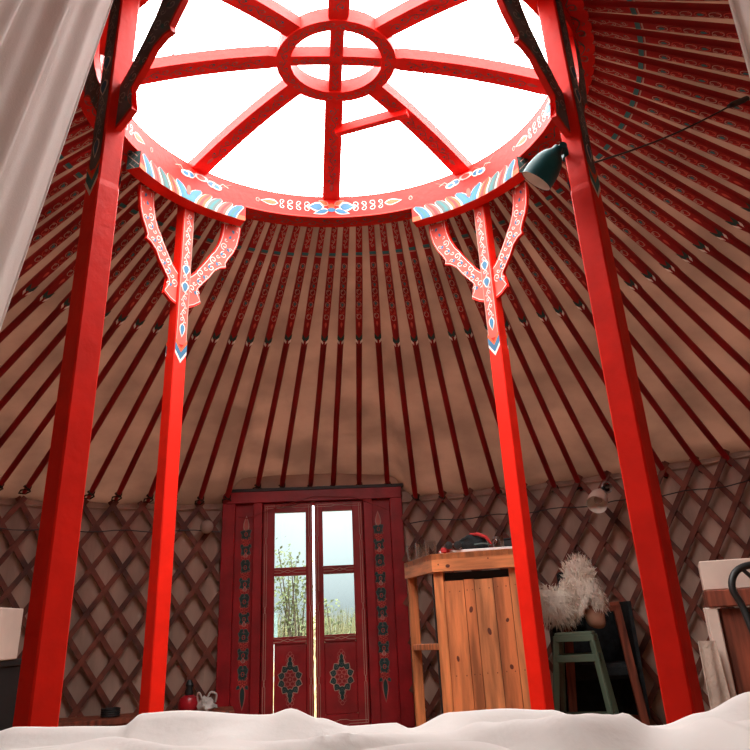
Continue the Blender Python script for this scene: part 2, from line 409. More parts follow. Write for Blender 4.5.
# ------------------------------------------------------------ roof poles
LP = (Vector((RR, 0, ZR))-Vector((RW, 0, ZW))).length
UPN = .92   # painted length
def polesec(s):      # half width, half thickness, roundness
    if s < .02: return .017, .013
    if s < UPN: return .0175+.0045*min(1, s/.5), .015
    return .019, .017
pole = MB(); rings = []
for s_ in (0, .02, .3, .5, .7, UPN, UPN+.03, 1.4, 1.9, LP-.12, LP):
    hw_, ht = polesec(s_); ring = []
    if s_ > LP-.1: hw_ = ht = .013
    ex = 6 if s_ <= UPN else 2.4
    for k in range(12):
        a = 2*pi*(k+.5)/12; c, s1 = cos(a), sin(a)
        q = (abs(c)**ex+abs(s1)**ex)**(-1/ex)
        ring.append(Vector((hw_*c*q, -ht*s1*q, -s_)))
    rings.append(ring)
pole.loft(rings, polered)
pth = MB(); p = Paint(lambda u, v, h: (v, -.0152-h, -u), pth, .001)
def ph(s_): return polesec(s_)[0]
pband = MB(); p.mb, _keep = pband, p.mb
p.vine(.03, .185, .030, P_pale, [P_grey], .0028, cell=1.3)
p.blob([(.212, -.0185), (.212, .0185), (.232, .0185), (.232, -.0185)], P_teal); p.blob([(.236, -.0185), (.236, .0185), (.242, .0185), (.242, -.0185)], P_pale)
p.mb = _keep
for i in range(9):
    u = .31+i*.048
    m_ = P_salmon if i % 2 else P_pale
    p.ring(u, .0, .020, .0125, .003, m_); p.spiral(u+.012, .007, .009, 0, 1, 1.1, .0024, P_salmon, n=8); p.spiral(u-.012, -.007, .009, pi, 1, 1.1, .0024, P_pale if i % 3 else P_grey, n=8)
    if i % 3 == 0: p.leaf(u-.012, 0, .026, .013, 0, P_teal, 2)
p.leaf(.735, 0, .05, .014, 0, P_salmon, 1)
cv = MB(); p2 = Paint(lambda u, v, h: (v, -.0155-h, -u), cv, .0012)
w0 = .0215
p2.blob([(.86, -w0), (.885, 0), (.86, w0), (.90, w0), (.94, 0), (.90, -w0)], P_green)
p2.mb = cv
cv.f.clear(); cv.v.clear(); cv.m.clear(); cv.mats.clear()
def chev(pt, u, w_, t, m, layer=1, dp=.035):
    h = pt.lift*layer
    vs = [pt.fn(u, -w_, h), pt.fn(u+dp, 0, h), pt.fn(u, w_, h), pt.fn(u+t, w_, h), pt.fn(u+t+dp, 0, h), pt.fn(u+t, -w_, h)]
    pt.mb.add(vs, [(0, 1, 4, 5), (1, 2, 3, 4)], m)
chev(p2, .835, .0205, .04, P_green); chev(p2, .877, .0205, .022, P_white, dp=.032)
loop = MB(); loop.tube([Vector((.020*cos(t), .018*sin(t)+.002, -LP+.05+.012*sin(2*t))) for t in [2*pi*i/12 for i in range(12)]], .006, ropem, 6, closed=True)
loop.tube([Vector((.0, -.012, -LP+.06)), Vector((.03, -.005, -LP+.02)), Vector((.02, .012, -LP-.03)), Vector((-.022, .012, -LP-.03)), Vector((-.03, -.004, -LP+.02)), Vector((0, -.012, -LP+.05))], .005, ropem, 6)
proto = thing('roof_pole')
pole.build('shaft', proto, smooth=True); pth.build('painted_scrollwork', proto, recalc=False); pband.build('painted_band', proto, recalc=False); cv.build('painted_chevron', proto, recalc=False); loop.build('rope_loop', proto, smooth=True)
for i in range(NP):
    o = proto if i == 0 else dup(proto)
    a = 2*pi*(i+.5)/NP+random.uniform(-.004, .004); b = 2*pi*(i+.5)/NP+random.uniform(-.007, .007)
    P0 = Vector((RR*sin(a), RR*cos(a), ZR)); P1 = wallpt(b, ze(b)-(.02 if ze(b) > ZW+.1 else 0), RW-.02)
    zax = (P0-P1).normalized(); tan = Vector((cos(a), -sin(a), 0)); yax = zax.cross(tan).normalized()   # y = up/outward
    if yax.z < 0: yax = -yax
    xax = yax.cross(zax)
    # local y- is the painted underside
    o.matrix_world = Matrix.Translation(P0) @ Matrix((xax, yax, zax)).transposed().to_4x4()
    deg = math.degrees(b) % 360
    if deg > 180: deg -= 360
    side = ('above the double door' if abs(deg) < 13 else 'behind the back left post' if -45 < deg < 0 else 'behind the back right post' if 0 < deg < 45 else
            'over the left side' if -115 < deg < 0 else 'over the right side' if 0 < deg < 115 else 'over the bed')
    tag(o, 'dark red roof pole, painted on its upper half, '+side, 'roof pole', 'roof poles '+side)

# ------------------------------------------------------------ lattice walls
def lattice(i0, i1, amin, amax, label):
    t = thing('lattice_wall', label, 'lattice')
    st = 2*pi/NP; CELL = .268; K = (ZW-.005)/CELL
    for sg, rad in ((1, RW-.002), (-1, RW-.016)):
        g = MB()
        lo_, hi_ = i0, i1
        for i in range(lo_-7, hi_+7):
            base = (i+.5)*st
            # slat goes down from its head; clipped at the ends of the section
            prevr = None; rings = []
            M_ = 44
            for j in range(M_+1):
                z = ZW+.03-(ZW+.02)*j/M_; a = base+sg*st*((ZW-z)/CELL)
                if a < amin or a > amax: 
                    if rings and len(rings) > 1: break
                    rings = []; continue
                wdz = .0165
                dz = CELL; dl = st*rad; L_ = math.hypot(dz, dl); nx, nz = dz/L_*wdz, dl/L_*wdz
                da_ = nx/rad
                q = []
                for (sa, sr) in ((-1, -.0055), (1, -.0055), (1, .0055), (-1, .0055)):
                    q.append(wallpt(a+sa*da_, z+sa*sg*nz, rad+sr))
                rings.append(q)
            if len(rings) > 1: g.loft(rings, slatm)
        g.build('slat_layer', t)
    return t
# door spans about azimuth -12.9..10.4 degrees from the wall centre
lattice(3, 50, R(10.3), R(183), 'brown red crisscross lattice wall from the right of the door round behind the bar')
lattice(-50, -4, R(-177), R(-12.8), 'brown red crisscross lattice wall from the left of the door round the left side')
# string of cable with globe bulb
g = MB(); pts = []
for i in range(121):
    a = R(-100)+R(200)*i/120
    if -.232 < a < .192: 
        if pts: g.tube(pts, .0035, black, 5); pts = []
        continue
    pts.append(wallpt(a, 1.355+.008*sin(i*1.3), RW-.028))
g.tube(pts, .0035, black, 5)
tag(g.build('wall_cable', smooth=True), 'thin dark cable strung level across the lattice just below the roof', 'cable')
bl = thing('globe_lamp', 'small round glass wall lamp on the lattice left of the door', 'lamp', (-1.0, 2.93, 1.375))
g = MB(); g.lathe([(.001, -.045)]+[(.046*cos(t), .046*sin(t)) for t in [-pi/2+pi*i/12 for i in range(1, 12)]]+[(.001, .046)], bulbg, 20); g.build('glass_globe', bl, smooth=True)
g = MB(); g.tube([(0, .03, .0), (0, .10, 0)], .022, paper, 12); g.tube([(0, .03, 0), (0, .045, 0)], .03, steel, 16); g.build('base', bl, smooth=True)

# ------------------------------------------------------------ door
door = thing('door_1', 'dark red double door with glass panes and flower painted side panels', 'door', DC, math.atan2(DT.y, DT.x), kind='structure')
# local: x along door, y outward (+), z up ; face of door at y = 0, room side is -y
def dbox(g, x0, x1, z0, z1, y0=-.03, y1=.03, m=doorred, bev=.003): g.box(((x0+x1)/2, (y0+y1)/2, (z0+z1)/2), (x1-x0, y1-y0, z1-z0), m, None, bev)
g = MB()
dbox(g, -.645, -.555, .0, 1.535, -.05, .05); dbox(g, .555, .645, .0, 1.535, -.05, .05); dbox(g, -.645, .645, 1.535, 1.615, -.055, .05)
dbox(g, -.425, -.362, .1, 1.535, -.05, .05); dbox(g, .362, .425, .1, 1.535, -.05, .05); dbox(g, -.645, .645, 0, .10, -.05, .05)
dbox(g, -.366, -.338, .1, 1.535, .027, .045); dbox(g, .338, .366, .1, 1.535, .027, .045); dbox(g, -.36, .36, 1.515, 1.545, .027, .045)
g.build('door_frame', door)
g = MB(); dbox(g, -.66, .66, 1.612, 1.635, -.06, .06, black); g.build('weather_strip', door, label='black strip along the top of the frame')
# wall pieces closing the gap between frame and canvas
g = MB(); dbox(g, -.78, -.645, 0, 1.60, .02, .04, wallcan); dbox(g, .645, .80, 0, 1.60, .02, .04, wallcan); dbox(g, -.8, .8, 1.60, 1.74, .03, .05, canvas); g.build('wall_canvas_flap', door)
def flower(p, x, z, s, c1, c2):
    p.ell(x, z, s*.32, s*.32, c1, layer=2)
    for k in range(6):
        a = k*pi/3; p.ell(x+s*.55*cos(a), z+s*.55*sin(a), s*.27, s*.2, c1, rot=a, layer=1); p.ring(x+s*.55*cos(a), z+s*.55*sin(a), s*.27, s*.24, s*.08, c2, 2, 8)
    p.ell(x, z, s*.13, s*.13, c2, layer=3)
for sg in (-1, 1):
    g = MB(); dbox(g, sg*.49-.066, sg*.49+.066, .1, 1.535, -.012, .012); sp = g.build('side_panel', door)
    p = Paint(lambda u, v, h: (u, -.0122-h, v), lift=.001); x = sg*.477+(-.0 if sg < 0 else -.01)
    z = 1.33; i = 0
    p.leaf(x, z+.015, .10, .03, pi/2, P_dpink, 1, P_pale)
    rd = random.Random(11)
    while z > .36:
        jt = lambda: rd.uniform(-.25, .25)
        k4 = i % 4
        if k4 in (0, 2):
            for t in (-1, 1):
                p.leaf(x, z, .036+.006*(k4 == 0), .030, pi/2+t*(1.0+jt()), P_green, 2, P_grey); p.leaf(x, z-.008, .040, .030, -pi/2+t*(.85+jt()), P_green, 2, P_grey)
                p.spiral(x+t*.024, z-.034, .012, 0, t, 1.2, .0038, P_salmon, layer=3, n=9)
            p.ring(x, z-.004, .010, .013, .0035, P_salmon, 4, 9)
        elif k4 == 1:
            flower(p, x, z, .034, P_dred, P_salmon)
            for t in (-1, 1): p.leaf(x+t*.02, z-.018, .026, .016, -pi/2+t*(.7+jt()), P_green, 2, P_grey)
        else:
            for t in (-1, 1):
                p.spiral(x+t*.014, z+.004, .016, pi/2, -t, 1.3, .004, P_salmon, n=10); p.leaf(x+t*.004, z-.012, .034, .018, -pi/2+t*.9, P_green, 3, P_grey)
            p.leaf(x, z+.008, .030, .020, pi/2, P_dpink, 4, P_pale)
        z -= .055; i += 1
    p.leaf(x, z+.035, .13, .03, -pi/2, P_green, 1, P_dpink)
    p.done('flower_painting', sp)
def leafdoor(sg):
    # opens at the middle: inner edge near x = 0
    lf = thing('door_leaf'); lf.parent = door
    x0, x1 = (-.355, -.007) if sg < 0 else (.007, .355)
    px0, px1 = (-.275, -.055) if sg < 0 else (.067, .280)
    g = MB()
    dbox(g, x0, px0, .105, 1.53, -.025, .025); dbox(g, px1, x1, .105, 1.53, -.025, .025)
    dbox(g, px0, px1, 1.465, 1.53, -.024, .024); dbox(g, px0, px1, 1.04, 1.094, -.024, .024); dbox(g, px0, px1, .612, .656, -.024, .024); dbox(g, px0, px1, .105, .185, -.024, .024)
    g.build('leaf_frame', lf)
    for z0, z1 in ((1.094, 1.465), (.656, 1.04)):
        g = MB(); dbox(g, px0, px1, z0, z1, -.003, .003, paneg, 0); g.build('window_pane', lf)
    g = MB(); off = .004 if sg < 0 else 0
    dbox(g, px0+off, px1, .185, .612, -.012, .012); g.build('lower_panel', lf)
    p = Paint(lambda u, v, h: (u, -.0125-h, v), lift=.001); x = (px0+px1)/2+(.0 if sg < 0 else .005); z = .40
    flower(p, x, z, .055, P_dred, P_dpink)
    for k in range(10):
        a = 2*pi*k/10+pi/10; rx, rz = .065, .078
        p.leaf(x+rx*.62*cos(a), z+rz*.7*sin(a), .042, .040, a, P_green, 1, P_pale); p.ring(x+rx*.92*cos(a), z+rz*.98*sin(a), .008, .008, .003, P_grey, 3, 8)
    for t in (-1, 1):
        for q, s_ in ((.085, .036), (.115, .026)): p.leaf(x, z+t*(q-.01), s_+.008, s_*.9, t*pi/2, P_green, 1, P_pale); [p.ring(x+e*.018, z+t*q, .010, .010, .003, P_dpink) for e in (-1, 1)]
        p.ring(x, z+t*.152, .012, .012, .003, P_dpink); p.ring(x-.014, z+t*.138, .01, .01, .003, P_dpink); p.ring(x+.014, z+t*.138, .01, .01, .003, P_dpink)
    p.done('flower_painting', lf)
    p = Paint(lambda u, v, h: (u, -.0252-h, v), lift=.001); m_ = P_pale; w_ = .0032
    a0, a1 = x0+.012, x1-.012
    def line(pts): p.ribbon(pts, w_, m_)
    for xx in (a0, a1, a0+.014, a1-.014):
        tt = 1 if xx < (a0+a1)/2 else -1
        pts = []
        for zz, dx in ((.13, 0), (.36, 0), (.385, .010), (.41, 0), (.80, 0), (.825, .010), (.85, 0), (1.25, 0), (1.275, .010), (1.3, 0), (1.51, 0)):
            pts.append((xx+dx*tt*(1 if xx in (a0, a1) else -1), zz))
        line(pts)
    xc = (x0+x1)/2
    for zz, d_ in ((1.512, 1), (1.497, -1), (.13, 1), (.146, -1)):
        line([(a0, zz), (xc-.05, zz), (xc-.02, zz-d_*.008), (xc+.02, zz-d_*.008), (xc+.05, zz), (a1, zz)])
    p.fn = lambda u, v, h: (u, -.0242-h, v)
    for zz in (1.067, .634):
        line([(px0, zz+.012), (xc-.06, zz+.012), (xc, zz-.008), (xc+.06, zz+.012), (px1, zz+.012)]); line([(px0, zz-.008), (xc-.05, zz-.008), (xc, zz+.010), (xc+.05, zz-.008), (px1, zz-.008)])
    p.done('border_lines', lf)
    if sg > 0:
        g = MB(); g.tube([(x0+.03, -.025, .93), (x0+.03, -.05, .93), (x0+.03, -.05, .86), (x0+.03, -.025, .86)], .005, doorred, 6); g.build('handle', lf, smooth=True)
leafdoor(-1); leafdoor(1)
g = MB(); g.tube([(-.53, -.053, 1.44), (-.47, -.053, 1.43), (-.25, -.058, 1.50), (0, -.06, 1.565), (.3, -.06, 1.55), (.42, -.058, 1.50), (.54, -.053, 1.45)], .0035, P_dred, 6)
o = g.build('red_string', smooth=True); o.matrix_world = Matrix.Translation(DC) @ Matrix.Rotation(math.atan2(DT.y, DT.x), 4, 'Z')
tag(o, 'thin dark red cord looping across the top of the door frame', 'cord')

# ------------------------------------------------------------ four posts
def make_post(x, y, label, off=0):
    rad = math.hypot(x, y); t = thing('crown_post', label, 'post', (x, y, 0), math.atan2(y, x)-pi/2, 'carved red posts carrying the crown')
    # local: y outward, x tangential; crown centre at (0,-rad)
    hp = .034
    g = MB(); ZB = 2.698
    ch = .004; rings = []
    for z, e in ((0, 0), (1.84, 0), (1.86, -.0022), (ZB, -.0022)):
        h = hp+e; rings.append([Vector(q) for q in ((-h+ch, -h, z), (h-ch, -h, z), (h, -h+ch, z), (h, h-ch, z), (h-ch, h, z), (-h+ch, h, z), (-h, h-ch, z), (-h, -h+ch, z))])
    g.loft(rings, red); g.build('shaft', t)
    hf = hp-.0022
    for sgn in (-1, 1):
        p = Paint(lambda u, v, h: (v, sgn*(hf+.0003+h), u), lift=.0009)
        p.blob([(1.90, -.026), (1.90, .026), (2.60, .026), (2.60, -.026)], P_salmon if sgn < 0 else P_slate_haze, 1)
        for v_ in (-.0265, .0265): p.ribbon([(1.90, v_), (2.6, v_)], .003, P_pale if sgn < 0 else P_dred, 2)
        def sh(u): return u
        # vertical vine
        q = Paint(lambda u, v, h: (v, sgn*(hf+.0003+.0018+h), u), p.mb, .0009)
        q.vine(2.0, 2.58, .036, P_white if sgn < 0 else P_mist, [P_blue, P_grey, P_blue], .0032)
        for uu in (2.21, 2.30): q.leaf(uu, 0, .05, .03, pi, P_blue, 2, P_white)
        q.leaf(2.0, 0, .06, .022, pi, P_blue, 1, P_white)
        q2 = Paint(lambda u, v, h: (v, sgn*(hf+.003+h), -u), p.mb, .0009)
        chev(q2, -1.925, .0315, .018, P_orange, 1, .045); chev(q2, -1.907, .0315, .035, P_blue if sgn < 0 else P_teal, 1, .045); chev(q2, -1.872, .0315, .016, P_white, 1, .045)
        p.done('painted_panel', t)
    # bolster: short curved beam under the crown
    A = R(20.5); off = R(off); zb, zt = 2.607, 2.697; b0, b1 = rad-.955+.018, rad-1.06
    r_in, r_out = .937, 1.005
    g = MB(); rings = []; N = 20
    for i in range(N+1):
        a = -A+2*A*i/N+off
        c = lambda r_, z: Vector((r_*sin(a), r_*cos(a)-rad, z))
        rings.append([c(r_in, zb), c(r_out, zb), c(r_out, zt), c(r_in, zt)])
    g.loft(rings, red); bo = g.build('bolster', t)
    p = Paint(lambda u, v, h: ((r_in-h)*sin(u/r_in+off), (r_in-h)*cos(u/r_in+off)-rad, (zb+zt)/2+v), lift=.0009)
    L2 = A*r_in; H2 = (zt-zb)/2
    p.ribbon([(-L2+2*L2*i/30, -H2*.7) for i in range(31)], H2*.58, P_orange, 1)
    p.ribbon([(-L2+2*L2*i/30, H2*.28) for i in range(31)], H2*1.38, crownred, 1)
    cols_ = [P_blue, P_orange, P_grey, P_salmon, P_blue]
    for sg in (-1, 1):
        for k in range(5):
            u0 = L2*(.01+.18*k); lean = .17*L2
            def pet(s, m, layer):
                pts = []
                base, top = [], []; s = s
                for i in range(9):
                    tt = i/8; ww = (.0275*s)*(1 if tt < .6 else math.sqrt(max(0, 1-((tt-.6)/.4)**2)))
                    cu = u0+.012+(lean)*(tt**1.6); cv_ = -H2*.95+2*H2*.93*tt
                    if cu+ww > L2: ww = max(.001, L2-cu)
                    base.append((sg*min(cu-ww*.9, L2), cv_)); top.append((sg*min(cu+ww, L2), cv_))
                p.blob(base+top[::-1], m, layer)
            pet(1.12, P_white, 2); pet(.94, cols_[k], 3); pet(.30, P_teal if k % 2 == 0 else P_dred, 4)
    p.ell(0, .012, .014, .026, P_salmon, layer=5)
    p.done('petal_painting', bo)
    for sg in (-1, 1):
        def endfn(u, v, h): 
            a = sg*(A+h/1.0)+off; r_ = (r_in+r_out)/2+u; return (r_*sin(a), r_*cos(a)-rad, (zb+zt)/2+v)
        p = Paint(endfn, lift=.0012); hu, hv = (r_out-r_in)/2, (zt-zb)/2
        p.blob([(-hu, -hv), (hu, -hv), (hu, hv), (-hu, hv)], P_green)
        for k in range(-3, 4):
            for s in (-1, 1):
                x0_, x1_ = k*.035-.045, k*.035+.045
                a_, b_ = (x0_, -hv*s), (x1_, hv*s)
                pts = [(x0_+(x1_-x0_)*q/6, -hv*s+2*hv*s*q/6) for q in range(7)]; pts = [q for q in pts if abs(q[0]) <= hu]
                if len(pts) > 1: p.ribbon(pts, .004, P_pale if s > 0 else P_grey, 2)
        p.done('bolster_end_painting', bo, label='dark green end with a pale crossed line pattern')
    # carved brackets
    outer = [(.033, 2.095), (.065, 2.108), (.103, 2.135), (.090, 2.152), (.076, 2.178), (.079, 2.20), (.108, 2.238), (.142, 2.28), (.170, 2.325), (.205, 2.352), (.233, 2.360), (.228, 2.380), (.242, 2.41), (.268, 2.45), (.288, 2.50), (.300, 2.56), (.303, 2.61)]
    inner = [(.208, 2.61), (.206, 2.56), (.190, 2.49), (.160, 2.43), (.150, 2.42), (.125, 2.375), (.09, 2.325), (.06, 2.285), (.033, 2.262)]
    if y < 0:
        lowr = lambda q: (q[0], q[1]-.06*min(1, max(0, (2.61-q[1])/.2)))
        outer = [lowr(q) for q in outer]; inner = [lowr(q) for q in inner]
    for sg in (-1, 1):
        th = .019
        def bf(u, v, h):
            # follows the curve of the crown slightly
            return (sg*u, -(rad-math.sqrt(max(0, rad*rad-u*u)))*.95+h-.017, v)
        g = MB(); n_o = len(outer)
        # strip triangulation between outer and inner outlines
        def samp(poly, t_):
            ds = [0]
            for i in range(1, len(poly)): ds.append(ds[-1]+math.dist(poly[i], poly[i-1]))
            d_ = t_*ds[-1]
            for i in range(1, len(poly)):
                if d_ <= ds[i]+1e-9: q = (d_-ds[i-1])/(ds[i]-ds[i-1]); return (poly[i-1][0]*(1-q)+poly[i][0]*q, poly[i-1][1]*(1-q)+poly[i][1]*q)
            return poly[-1]
        inn = inner[::-1]; ds = [0]
        for i in range(1, n_o): ds.append(ds[-1]+math.dist(outer[i], outer[i-1]))
        rings = []
        for i in range(n_o):
            o_ = outer[i]; i_ = samp(inn, ds[i]/ds[-1]); rings.append([bf(*o_, 0), bf(*i_, 0), bf(*i_, th), bf(*o_, th)])
        g.loft(rings, red); br = g.build('bracket', t)
        mb = MB()
        for face, hh in ((0, 0), (1, th)):
            fn = (lambda u, v, h: bf(u, v, -h)) if face == 0 else (lambda u, v, h: bf(u, v, th+h))
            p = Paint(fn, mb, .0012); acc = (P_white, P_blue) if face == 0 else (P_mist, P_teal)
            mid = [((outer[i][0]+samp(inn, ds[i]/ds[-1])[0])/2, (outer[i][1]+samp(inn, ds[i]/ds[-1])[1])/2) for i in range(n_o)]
            fillm = P_salmon if face == 0 else P_slate_haze
            ins = lambda poly, f_: [(a[0]*f_+b[0]*(1-f_), a[1]*f_+b[1]*(1-f_)) for a, b in zip(poly, mid)]
            io = [samp(inn, ds[i]/ds[-1]) for i in range(n_o)]
            e1, e2 = ins(outer, .88), ins(io, .88)
            mb.add([fn(*q, .0007) for q in e1]+[fn(*q, .0007) for q in e2], [(i, i+1, n_o+i+1, n_o+i) for i in range(n_o-1)], fillm)
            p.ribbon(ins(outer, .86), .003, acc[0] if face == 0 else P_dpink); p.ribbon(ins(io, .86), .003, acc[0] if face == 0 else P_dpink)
            N = 9
            for k in range(N):
                cxx, czz = samp(mid, (k+.6)/N); wloc = .034
                s2 = 1 if k % 2 else -1
                p.spiral(cxx+s2*.012, czz+.004, .021, pi*.5*s2, s2, 1.25, .0042, acc[0]); p.spiral(cxx-s2*.02, czz-.012, .012, 0, -s2, 1.0, .0035, acc[0], n=8)
                p.leaf(cxx-s2*.004, czz-.004, .024, .014, 1.2*s2, acc[1], 2)
        mb.build('scroll_painting', br, recalc=False)
    return t
make_post(-.6691, -.7599, 'red square post with carved bracket, nearest the bed at the left, beside the curtain')
make_post(.7345, -.6758, 'red square post nearest the bed at the right, with the dark clamp lamp')
make_post(-.7715, .6918, 'red post with painted brackets, standing in front of the lattice left of the door', -4)
make_post(.7233, .7455, 'red post with painted brackets, standing just in front of the wooden bar')

# ------------------------------------------------------------ clamp lamps
def clamp_lamp(name, o_c, b_c, r_, shade_m, label, attach, scale=1):
    o_c, b_c = Vector(o_c), Vector(b_c); t = thing(name, label, 'lamp', b_c)
    ax = (b_c-o_c); L = ax.length; z = ax.normalized(); x = z.orthogonal().normalized(); y = z.cross(x); mx = Matrix((x, y, z)).transposed()
    c = o_c-b_c
    g = MB(); g.lathe([(r_, 0), (r_*1.0, .01), (r_*1.0, L*.25), (r_*.95, L*.45), (r_*.84, L*.65), (r_*.64, L*.82), (r_*.36, L*.94), (r_*.28, L*1.08), (.001, L*1.1)], shade_m, 32, mx, c=c); g.build('lamp_shade', t, smooth=True)
    g = MB(); g.lathe([(r_*.98, .001), (r_*.96, L*.25), (r_*.91, L*.45), (r_*.8, L*.62), (r_*.55, L*.79), (.001, L*.88)], whitein, 32, mx, c=c); g.build('shade_lining', t, smooth=True, label='pale inside of the shade')
    g = MB(); g.lathe([(.001, L*.18), (r_*.3, L*.24), (r_*.42, L*.4), (r_*.3, L*.6), (r_*.2, L*.75)], bulbg, 16, mx, c=c); g.build('bulb', t, smooth=True)
    at = Vector(attach)-b_c; m_ = tealmet if shade_m is tealmet else black
    g = MB(); g.tube([Vector((0, 0, 0)), at*.45+Vector((0, 0, .012)), at], .007, m_, 8); g.box(at, (.03, .04, .035), m_, None, .004); g.tube([at*.5+Vector((0, -.02, .012)), at*.5+Vector((0, .02, .012))], .012, m_, 10); g.build('clamp', t, smooth=True)
    return t
clamp_lamp('clamp_lamp', (.583, -.70, 1.874), (.652, -.733, 1.962), .048, tealmet, 'dark teal dome lamp clamped to the front right red post', (.703, -.668, 1.988))
clamp_lamp('spot_lamp', (1.535, 2.22, 1.315), (1.60, 2.31, 1.405), .062, cream, 'small pale shaded spot lamp clamped to the lattice above the fleece', (1.66, 2.36, 1.43))
g = MB(); g.tube([(1.64, 2.32, 1.43+0)]+[(1.655+.03*cos(t), 2.33, 1.435+.035*sin(t)) for t in [2*pi*i/12 for i in range(12)]], .005, steel, 6, closed=False)
tag(g.build('wire_coil', smooth=True), 'small loop of bright wire beside the pale spot lamp on the lattice', 'wire')
g = MB(); pts = [Vector((.785, -.655, 1.985)), Vector((1.0, -.2, 2.3)), Vector((1.171, .03, 2.43)), Vector((1.30, -.18, 2.40)), Vector((1.41, -.35, 2.37))]
A_, B_ = Vector((.765, -.62, 1.975)), Vector((1.452, -.392, 2.372))
pts = [A_.lerp(B_, i/10)+Vector((0, 0, -.02*sin(pi*i/10))) for i in range(11)]
g.tube(pts, .0032, black, 6); o = g.build('lamp_cable', smooth=True); tag(o, 'black cable running from the front right post to the roof poles', 'cable')
g = MB(); d_ = (B_-A_).normalized(); g.tube([B_-d_*.03, B_, B_+d_*.09], [.007, .012, .012], black, 8); g.build('cable_connector', o, smooth=True)

# ------------------------------------------------------------ bar
bar = thing('wooden_bar', 'orange pine bar counter with plank front, right of the red door', 'bar counter')
P0, P1, P2, P3, P4 = Vector((.314, 2.225)), Vector((.424, 1.663)), Vector((.935, 1.512)), Vector((1.0, 1.95)), Vector((.80, 2.35))
poly = [P0, P1, P2, P3, P4]; ZT, ZBt = 1.03, .94
g = MB(); g.prism([tuple(q) for q in poly], lambda u, v, h: (u, v, ZT-.03+h), .028, pine)
g.build('counter_top', bar)
def fascia(a, b, name='fascia_board'):
    d = (b-a).normalized(); n_ = Vector((d.y, -d.x)); g = MB()
    q = [a+n_*.0, b+n_*.0, b-n_*.025, a-n_*.025]
    g.prism([tuple(v) for v in q], lambda u, v, h: (u, v, ZBt+h), ZT-ZBt-.0015, pineb); return g.build(name, bar)
for a, b in ((P0, P1), (P1, P2), (P2, P3)): fascia(a, b)
C2 = sum(poly, Vector((0, 0)))/5
def leg(pt, wx=.05, wy=.05, dz=0, name='leg', m=pine, ang=0):
    g = MB(); g.box((pt.x, pt.y, (ZBt+.01)/2), (wx, wy, ZBt+.01), m, Matrix.Rotation(ang, 3, 'Z'), .003); return g.build(name, bar)
leg(P0+(C2-P0).normalized()*.05, .055, .05); leg(P1+(C2-P1).normalized()*.055, .052, .05, ang=R(-16)); leg(P2+(C2-P2).normalized()*.06, ang=R(-16)); leg(P3+(C2-P3).normalized()*.06); leg(P4+(C2-P4).normalized()*.06)
g = MB(); L0, L1 = P0+(C2-P0).normalized()*.05, P1+(C2-P1).normalized()*.055
g.beam((L0.x, L0.y, .575), (L1.x, L1.y, .585), .05, .03, pine, (0, 0, 1)); g.build('rung', bar)
g = MB(); g.beam((L0.x, L0.y, .10), (L1.x, L1.y, .10), .05, .03, pine, (0, 0, 1)); g.build('rung', bar)
g = MB(); q = L1+(L0-L1)*.09+Vector((-.012, .02)); g.box((q.x, q.y, .47), (.022, .03, .93), black, None, .002); g.build('dark_upright', bar, label='dark upright behind the front corner leg')
# plank front
d = (P2-P1).normalized(); n_ = Vector((d.y, -d.x)); x = .052; i = 0
zz = {0: .905, 1: .91, 2: .905, 3: .908, 4: .915, 5: .925}
for wd in (.105, .055, .098, .085, .105, .02):
    a = P1+d*(x+.0015)-n_*.03; b = P1+d*(min(x+wd-.0015, .52))-n_*.03; g = MB()
    zt_ = .893+.003*(i % 2) if i < 4 else .939
    mm = mat('pine_plank_%d' % i, [(.66, .21, .07), (.58, .18, .06), (.70, .25, .09), (.60, .18, .06), (.66, .23, .08), (.55, .20, .08)][i], .55, var=.25, scale=3.2, stretch=(7, 7, .7), bump=.15)
    for o_ in (0,):
        qd = [a, b, b-n_*.02, a-n_*.02]; g.prism([tuple(v) for v in qd], lambda u, v, h: (u, v, .06+h), zt_-.06, mm)
    # nail heads and knots on the face
    fn = lambda u, v, h, a=a: (a.x+d.x*u+n_.x*h, a.y+d.y*u+n_.y*h, v)
    p = Paint(fn, g, .001)
    for zz_ in (.84, .45): 
        for uu in (.25, .75): p.ell(wd*uu, zz_+.004*i, .003, .003, knot)
    rr = random.Random(i+3)
    for k in range(2): p.ell(wd*rr.uniform(.3, .7), rr.uniform(.2, .8), rr.uniform(.005, .011), rr.uniform(.008, .018), knot, rot=rr.uniform(-.5, .5))
    g.build('plank', bar); x += wd; i += 1
g = MB(); a, b = P1+d*.05-n_*.07, P1+d*.50-n_*.07; g.prism([tuple(v) for v in (a, b, b-n_*.01, a-n_*.01)], lambda u, v, h: (u, v, .06+h), .875, black); g.build('back_panel', bar)
p = Paint(lambda u, v, h: (P1.x+d.x*u+n_.x*(h), P1.y+d.y*u+n_.y*(h), v), lift=.001)
p.ell(.085, .965, .012, .009, knot); p.ell(.035, .975, .004, .004, knot); p.ell(.30, .99, .004, .004, knot); p.done('wood_knots', bar)
